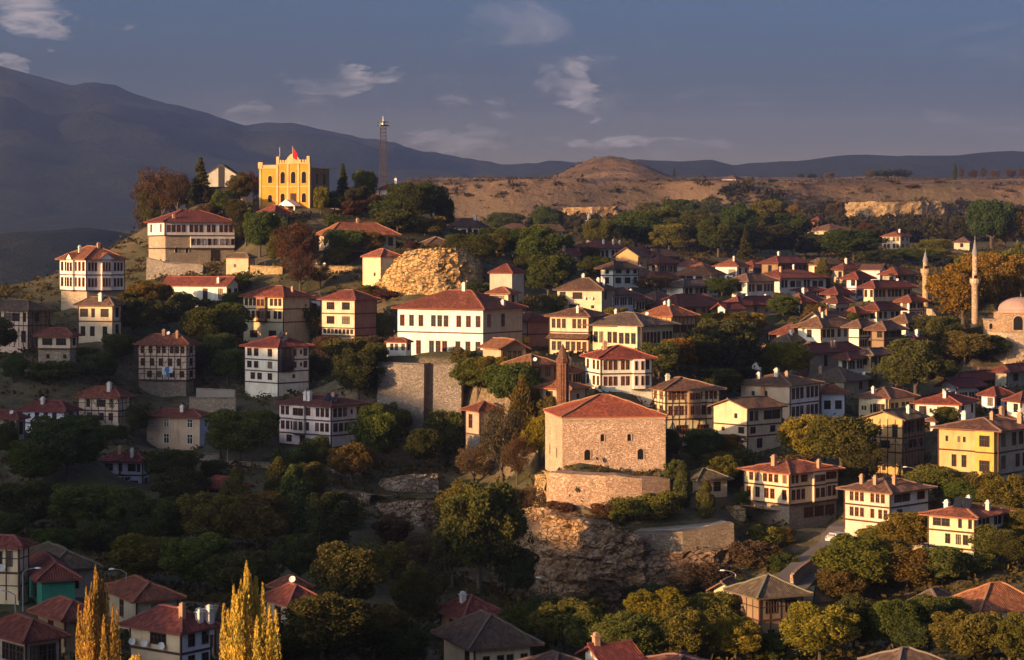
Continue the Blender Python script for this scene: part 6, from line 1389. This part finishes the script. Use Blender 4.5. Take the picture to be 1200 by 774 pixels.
TREES = '''468 304 16 14 ol bush;482 294 18 12 br bush;548 298 18 14 ol bush;452 352 30 14 br bush;432 350 26 18 ol bush;556 350 22 22 dk bush;575 352 24 22 dk round;218 246 30 36 ol round;250 244 26 22 dk round;292 236 24 38 au sparse;276 262 26 30 gr round;244 262 30 26 au bush;320 262 26 24 gr bush;392 250 24 26 dk round;418 248 30 30 dk round;448 258 36 26 dk bush;472 252 34 40 dk round;392 268 30 18 dk bush;455 268 30 22 dk bush;174 250 36 48 br sparse;200 246 30 40 br sparse;190 258 58 66 au sparse;178 262 34 46 ol sparse;208 256 34 54 au sparse;235 238 34 52 dk conifer;280 230 30 30 dk round;262 259 36 38 gr round;285 262 20 30 ol bush;300 240 12 34 au sparse;288 290 34 46 dk round;305 302 44 56 gr round;318 282 30 34 gr bush
345 326 56 66 au sparse;330 312 34 40 ol round;360 318 36 50 ol sparse;376 253 20 38 ye bush;402 234 22 40 dk conifer;428 238 28 40 ol round;413 254 30 22 au bush;436 252 36 26 au bush;482 262 54 50 dk round;505 260 50 46 dk round;522 263 26 34 dk bush;466 272 60 30 dk bush;498 276 46 26 dk bush
405 302 50 34 gr round;392 312 34 26 ol bush;432 302 40 30 ol round;450 292 24 24 au bush;352 346 40 56 au sparse;375 338 26 30 br sparse;281 344 24 28 gr bush;166 368 48 40 ye round;148 372 30 34 ol bush;190 366 40 34 ye round;214 378 40 36 ol round;246 384 40 34 gr round;272 376 30 34 gr round;155 398 50 50 gr round;195 390 44 40 dk round
240 414 60 56 dk round;272 404 50 50 gr round;140 430 40 40 dk round;116 450 44 38 dk round;104 432 34 26 dk round;246 440 40 40 dk round;229 444 24 38 ol tall;266 452 40 44 dk round;255 430 40 40 gr round;352 394 46 42 gr round;372 398 26 34 dk bush;438 398 32 36 gr round;404 428 50 36 ol bush;382 420 34 30 br bush;372 442 30 30 dk bush;420 476 62 70 dk round;440 440 30 40 dk round;450 398 24 34 gr bush;432 418 40 28 br bush
436 550 56 80 dk round;412 568 50 50 dk round;455 530 44 60 dk round;282 544 80 66 ol round;302 524 50 44 dk round;258 536 36 44 gr round;98 512 34 26 dk round;80 566 84 80 dk round;40 576 70 62 dk round;8 540 30 50 dk round;16 450 28 36 dk round;-4 420 40 50 dk round;60 450 60 30 dk bush;160 512 30 40 dk round;132 522 36 24 gr round;200 566 66 40 dk round;215 600 60 54 dk round;250 560 30 24 dk bush;185 555 40 26 gr bush
30 626 74 64 dk round;92 630 84 64 gr round;142 630 72 62 gr round;192 644 84 62 dk round;60 662 64 44 dk round;250 648 84 72 ol round;302 648 80 74 ol round;345 626 62 76 dk tall;326 606 50 66 gr tall;170 690 92 64 dk round;232 698 92 72 dk round;282 708 84 64 dk round;386 656 62 84 dk round;350 690 64 64 dk round;116 660 70 50 dk round;10 640 40 40 gr round;275 612 50 60 ol tall;360 590 50 50 dk round;370 560 40 50 dk round;340 560 40 40 dk bush
405 728 82 92 ol round;378 780 112 84 dk round;330 780 64 54 dk round;442 774 66 64 dk round;490 748 54 92 dk round;470 790 70 60 dk round;562 694 104 132 gr round;545 644 62 84 ol round;592 656 52 92 dk round;530 690 54 84 dk round;604 706 52 64 dk round;610 650 40 60 dk round;520 548 54 70 dk round;496 550 40 50 dk round;430 700 60 70 ol sparse;460 680 40 50 dk bush;500 660 50 40 br bush;460 640 50 36 br bush;400 620 50 30 dk bush
560 470 60 52 dk round;600 486 60 64 gr round;578 456 44 40 ol round;612 536 52 90 ol tall;632 550 38 64 ye round;618 500 40 50 ye round;542 436 32 32 ol bush;588 572 44 104 br sparse;606 570 40 60 au sparse;640 500 24 40 ol bush;556 570 50 50 br sparse
772 612 58 40 ol bush;740 614 60 34 ol bush;716 610 44 24 au bush;800 596 28 52 gr tall;790 578 26 40 gr round;827 608 32 42 gr tall;846 574 42 42 ol round;870 600 24 28 gr bush;890 604 38 42 ye round;906 604 28 36 ol round;876 574 30 30 gr round;660 610 50 22 br bush;690 622 40 20 br bush;636 622 44 50 br sparse;618 610 36 44 au sparse;690 660 40 26 br bush;785 548 26 46 gr round;820 544 54 42 gr round;852 540 40 32 ye round;838 556 40 30 ol bush;866 548 30 26 ol bush
772 446 58 46 ol round;794 436 52 40 ye round;850 452 92 80 dk round;832 394 52 28 ye round;880 394 42 28 ye round;858 400 50 36 ol round;820 440 44 50 dk round;846 470 52 40 dk round;882 474 44 30 br sparse;868 456 40 26 dk round;920 450 64 52 ye round;905 446 34 40 ol round;945 548 72 62 ye round;986 556 72 72 ol round;1010 566 50 52 dk round;930 560 40 30 ol bush;960 570 60 30 gr bush;1073 468 66 72 dk round;1024 454 13 28 gr conifer;1050 456 40 40 dk round;1100 428 60 60 dk round;1130 430 60 42 dk round;1160 426 52 34 dk round;1048 412 40 22 ol bush;1105 450 40 30 gr round;1150 470 30 24 dk bush
1128 388 72 80 ye round;1168 374 72 80 ye round;1196 354 60 72 ol round;1106 404 34 34 ye round;1152 402 50 20 ol bush;1146 334 60 40 ol round;1190 400 40 26 au bush;1110 508 32 32 gr round;1095 584 60 38 ol round;1130 594 60 30 gr round;1182 606 60 50 ol round;1196 646 44 50 dk round;1084 574 30 32 au sparse;1150 580 40 30 ol bush;1030 643 50 30 ol round;1060 649 60 50 ye round;1086 645 40 42 ye round;1104 640 26 36 ol bush
1010 706 100 78 ol round;1062 696 90 60 ol round;1104 690 70 48 gr round;1040 672 60 40 ol round;985 715 60 60 ol round;960 782 84 78 ye round;1000 768 62 70 dk round;1046 768 62 66 gr round;1092 748 82 50 dk round;1132 782 84 66 ol round;1184 784 64 64 ol round;1158 770 50 50 gr round;1166 666 60 50 gr round;1192 668 52 44 dk round;1140 676 50 30 ol bush;1070 774 50 50 dk round;1200 740 40 40 ol round;1118 756 50 44 ye round
660 766 82 62 ol round;700 778 72 62 dk round;768 754 72 64 ye round;800 782 64 74 dk round;836 758 62 66 ol round;862 780 56 56 ye round;740 782 82 62 dk round;640 748 62 52 dk round;690 742 50 44 dk round;845 740 50 44 ye round;610 760 50 50 dk round;820 740 44 40 gr round;905 780 40 40 dk round;880 668 60 36 br bush;900 646 44 34 dk bush;916 676 36 30 dk bush;836 690 60 34 br bush;800 700 50 30 br bush;870 700 30 26 dk bush;920 640 30 24 ol bush;760 710 50 28 dk bush
642 276 38 36 gr round;702 292 40 36 ol round;745 292 50 44 dk round;770 288 60 46 dk round;800 276 52 44 dk round;816 292 52 50 dk round;842 302 50 46 dk round;784 298 50 36 dk round;862 288 52 52 dk round;882 302 52 40 dk round;900 276 52 42 dk round;912 302 44 40 dk round;874 307 24 40 dk conifer;932 276 24 26 ol round;922 290 50 40 dk round;960 304 60 30 dk round;1000 308 70 40 dk round;1030 312 50 16 dk round;980 264 24 28 au round;1082 312 50 20 dk round;1094 300 40 20 ol round;1162 294 52 62 dk round;1192 292 44 52 dk round;1178 292 24 28 ye round;1100 306 30 14 ol round
592 274 40 26 dk round;560 312 50 40 dk round;602 304 52 38 dk round;632 316 60 52 dk round;642 352 52 54 dk round;656 336 42 42 dk round;690 318 30 30 dk round;622 340 40 44 dk round;582 300 36 30 ol round;650 366 30 24 dk bush;846 350 42 26 dk round;965 340 26 36 ol tall;957 390 40 36 ol round;722 378 28 20 ye bush;918 376 40 30 dk round;1000 395 20 30 dk round;540 300 40 26 gr round;575 290 34 24 dk round;700 330 40 30 dk round;765 345 44 24 au sparse;660 300 26 26 dk round;755 292 30 24 ol round;720 285 34 28 gr round;830 262 40 30 dk round;760 262 30 26 dk round;985 292 50 13 dk round;1016 284 26 24 au round;930 262 20 24 ye round;1060 306 40 11 gr round;1130 314 40 14 ol round'''
for row in TREES.replace('\n', ';').split(';'):
    t = row.split()
    if len(t) == 6: tree(*(float(q) for q in t[:4]), t[4], t[5], group={'bush': 'shrubs on the slopes'}.get(t[5], 'trees among the houses'))
for px, w, yt, D, nm in ((112, 62, 671, 163, 'golden yellow poplar left of the cream house at the lower left'), (289, 82, 667, 160, 'broader golden yellow poplar right of the cream house at the lower left')):
    z = ground_z((px - CX) / F * D, D); yb_ = HY - z * F / D; tree(px, yb_, w, yb_ - yt, 'go', 'poplar', D=D, group='golden poplars', label=nm)
for k, (px, yb_, w, h, D, cl, kd) in enumerate(((1020, 206, 12, 7, 1900, 'dk', 'round'), (1030, 206, 12, 8, 1905, 'dk', 'round'), (1041, 206, 13, 8, 1910, 'dk', 'round'), (1052, 206, 12, 8, 1915, 'dk', 'round'), (1063, 206, 12, 7, 1920, 'dk', 'round'), (1119, 214, 7, 22, 1500, 'dk', 'tall'), (1126, 214, 8, 18, 1510, 'br', 'sparse'), (1140, 212, 12, 14, 1560, 'br', 'sparse'), (1152, 212, 10, 16, 1580, 'br', 'sparse'), (1166, 212, 12, 14, 1600, 'au', 'sparse'), (1184, 212, 14, 15, 1620, 'br', 'sparse'), (1198, 212, 12, 16, 1640, 'au', 'sparse'),
        (938, 208, 9, 6, 1880, 'dk', 'bush'), (952, 208, 12, 5, 1890, 'dk', 'bush'), (972, 207, 12, 6, 1900, 'dk', 'bush'), (790, 206, 5, 8, 2000, 'dk', 'tall'), (880, 216, 10, 9, 1380, 'br', 'bush'), (1042, 236, 12, 14, 1290, 'br', 'sparse'), (1100, 226, 12, 14, 1320, 'br', 'sparse'), (1068, 232, 14, 12, 1280, 'au', 'bush'), (560, 228, 10, 7, 1420, 'dk', 'bush'), (600, 226, 12, 6, 1450, 'br', 'bush'), (636, 222, 10, 6, 1500, 'dk', 'bush'), (905, 228, 12, 9, 1300, 'dk', 'bush'))):
    nm = ('first', 'second', 'third', 'fourth', 'fifth')[k] + ' tree from the left in the dark row on the plateau horizon' if k < 5 else None
    tree(px, yb_, w, h, cl, kd, D=D, group='trees on the plateau', label=nm)
z = ground_z((158 - CX) / F * 168, 168); yb_ = HY - z * F / 168; tree(158, yb_, 34, yb_ - 758, 'go', 'bush', D=168, label='small golden bush right of the left golden poplar')

# ---------------------------------------------------------------- undergrowth: far too much to count
def scrub():
    r = np.random.default_rng(11); P_, N_, T_, S_ = [], [], [], []
    n = 0
    foot = [(s['centre'].x, s['centre'].y, max(s['a'], s['b']) * .62) for s in HS if s['ctrl']]
    fa = np.array(foot)
    for i in range(30000):
        D = 170 + 640 * r.uniform() ** 1.6; x = r.uniform(-.26, .26) * D
        if (np.hypot(fa[:, 0] - x, fa[:, 1] - D) < fa[:, 2]).any(): continue
        clump = math.sin(x * .13 + 2 * math.sin(D * .05)) + math.sin(D * .17 + x * .07)
        if clump + r.normal() * .9 < -.1: continue
        px = CX + F * x / D; py = HY - ground_z(x, D) * F / D
        if 925 < px < 1000 and 615 < py < 690: continue
        if 740 < px < 862 and 604 < py < 626: continue
        n += 1
        rad = r.uniform(.3, 1.1) * (1 + D / 700); m = 13; z = ground_z(x, D)
        p = r.normal(size=(m, 3)) * np.array([rad, rad, rad * .5]) * .6; p[:, 2] = np.abs(p[:, 2]) + .05
        P_.append(p + np.array([x, D, z])); N_.append(np.tile([0, -.3, .8], (m, 1))); T_.append(np.clip(r.normal(r.uniform(.15, .8), .15, m), 0, 1)); S_.append(np.full(m, rad * .40))
    for x, y, z, st in ROCK_SCRUB:
        rad = .45 * (st / .5) * r.uniform(.5, 1.5); m = 12; p = r.normal(size=(m, 3)) * rad * .6
        P_.append(p + np.array([x, y, z])); N_.append(np.tile([0, -.3, .8], (m, 1))); T_.append(np.clip(r.normal(r.uniform(.15, .8), .15, m), 0, 1)); S_.append(np.full(m, rad * .42))
    p = np.concatenate(P_); me = leaf_mesh('undergrowth', p, np.concatenate(N_), np.concatenate(S_), np.concatenate(T_), 3)
    o = link(bpy.data.objects.new('undergrowth', me)); o.color = (.075, .060, .026, 1)
    tag(o, 'low scrub and dry weeds covering the slopes', 'undergrowth', kind='stuff')
scrub()
def plateau_scrub():
    r = np.random.default_rng(5); P_, N_, T_, S_ = [], [], [], []
    for i in range(9000):
        D = r.uniform(880, 2400); x = r.uniform(-.05, .27) * D
        k = math.sin(x * .021 + 1.7 * math.sin(D * .012)) + math.sin(D * .03 + x * .013) + r.normal() * .6
        if k < .35 and D > 1290: continue
        rad = r.uniform(.5, 2.2) * (1.5 if D < 1290 else 1.0); m = 14 if D < 1290 else 8; z = ground_z(x, D)
        p = r.normal(size=(m, 3)) * np.array([rad, rad, rad * .7]) * .6; p[:, 2] = np.abs(p[:, 2]) + .1
        P_.append(p + np.array([x, D, z])); N_.append(np.tile([0, -.3, .8], (m, 1))); T_.append(np.clip(r.normal(r.uniform(.2, .7), .15, m), 0, 1)); S_.append(np.full(m, rad * .6))
    me = leaf_mesh('plateau_scrub', np.concatenate(P_), np.concatenate(N_), np.concatenate(S_), np.concatenate(T_), 4)
    o = link(bpy.data.objects.new('plateau_scrub', me)); o.color = (.075, .058, .030, 1); tag(o, 'scattered bushes on the plateau and its scarp', 'scrub', kind='stuff')
plateau_scrub()

def scarp_wood():
    r = np.random.default_rng(15); P_, N_, T_, S_ = [], [], [], []
    for i in range(3400):
        D = r.uniform(860, 1262); x = r.uniform(.01, .30) * D; px = CX + F * x / D
        if 978 < px < 1120 and D > 1150: continue
        if D < 1000 and r.uniform() < .5: continue
        if 640 < px < 735 and D > 1180: continue
        rad = r.uniform(2.2, 5.0); m = 34; z = ground_z(x, D)
        d = r.normal(size=(m, 3)); d /= np.linalg.norm(d, axis=1, keepdims=True); p = d * np.array([rad, rad, rad * .9]) * r.uniform(.6, 1, (m, 1)); p[:, 2] += rad * .75
        P_.append(p + np.array([x, D, z])); N_.append(d); T_.append(np.clip(r.normal(r.uniform(.1, .85), .15, m), 0, 1)); S_.append(np.full(m, rad * .42))
    me = leaf_mesh('scarp_wood', np.concatenate(P_), np.concatenate(N_), np.concatenate(S_), np.concatenate(T_), 6)
    o = link(bpy.data.objects.new('scarp_wood', me)); o.color = (.046, .046, .026, 1); tag(o, 'dark far-off wood covering the scarp below the plateau', 'wood', kind='stuff')
scarp_wood()

# ---------------------------------------------------------------- haze: the evening air between here and the mountains
hz = MB(); hz.box(-7200, 7200, -700, 9200, -240, 610)
t = NT('haze_air'); pv = t.node('ShaderNodeVolumePrincipled', {'Color': (.46, .57, .84, 1), 'Density': .00014, 'Anisotropy': .72}); t.l.new(pv.outputs[0], t.out.inputs['Volume'])
ho = hz.build('haze', t.m); tag(ho, 'thin bluish evening haze over the valley', kind='stuff'); ho.display_type = 'WIRE'
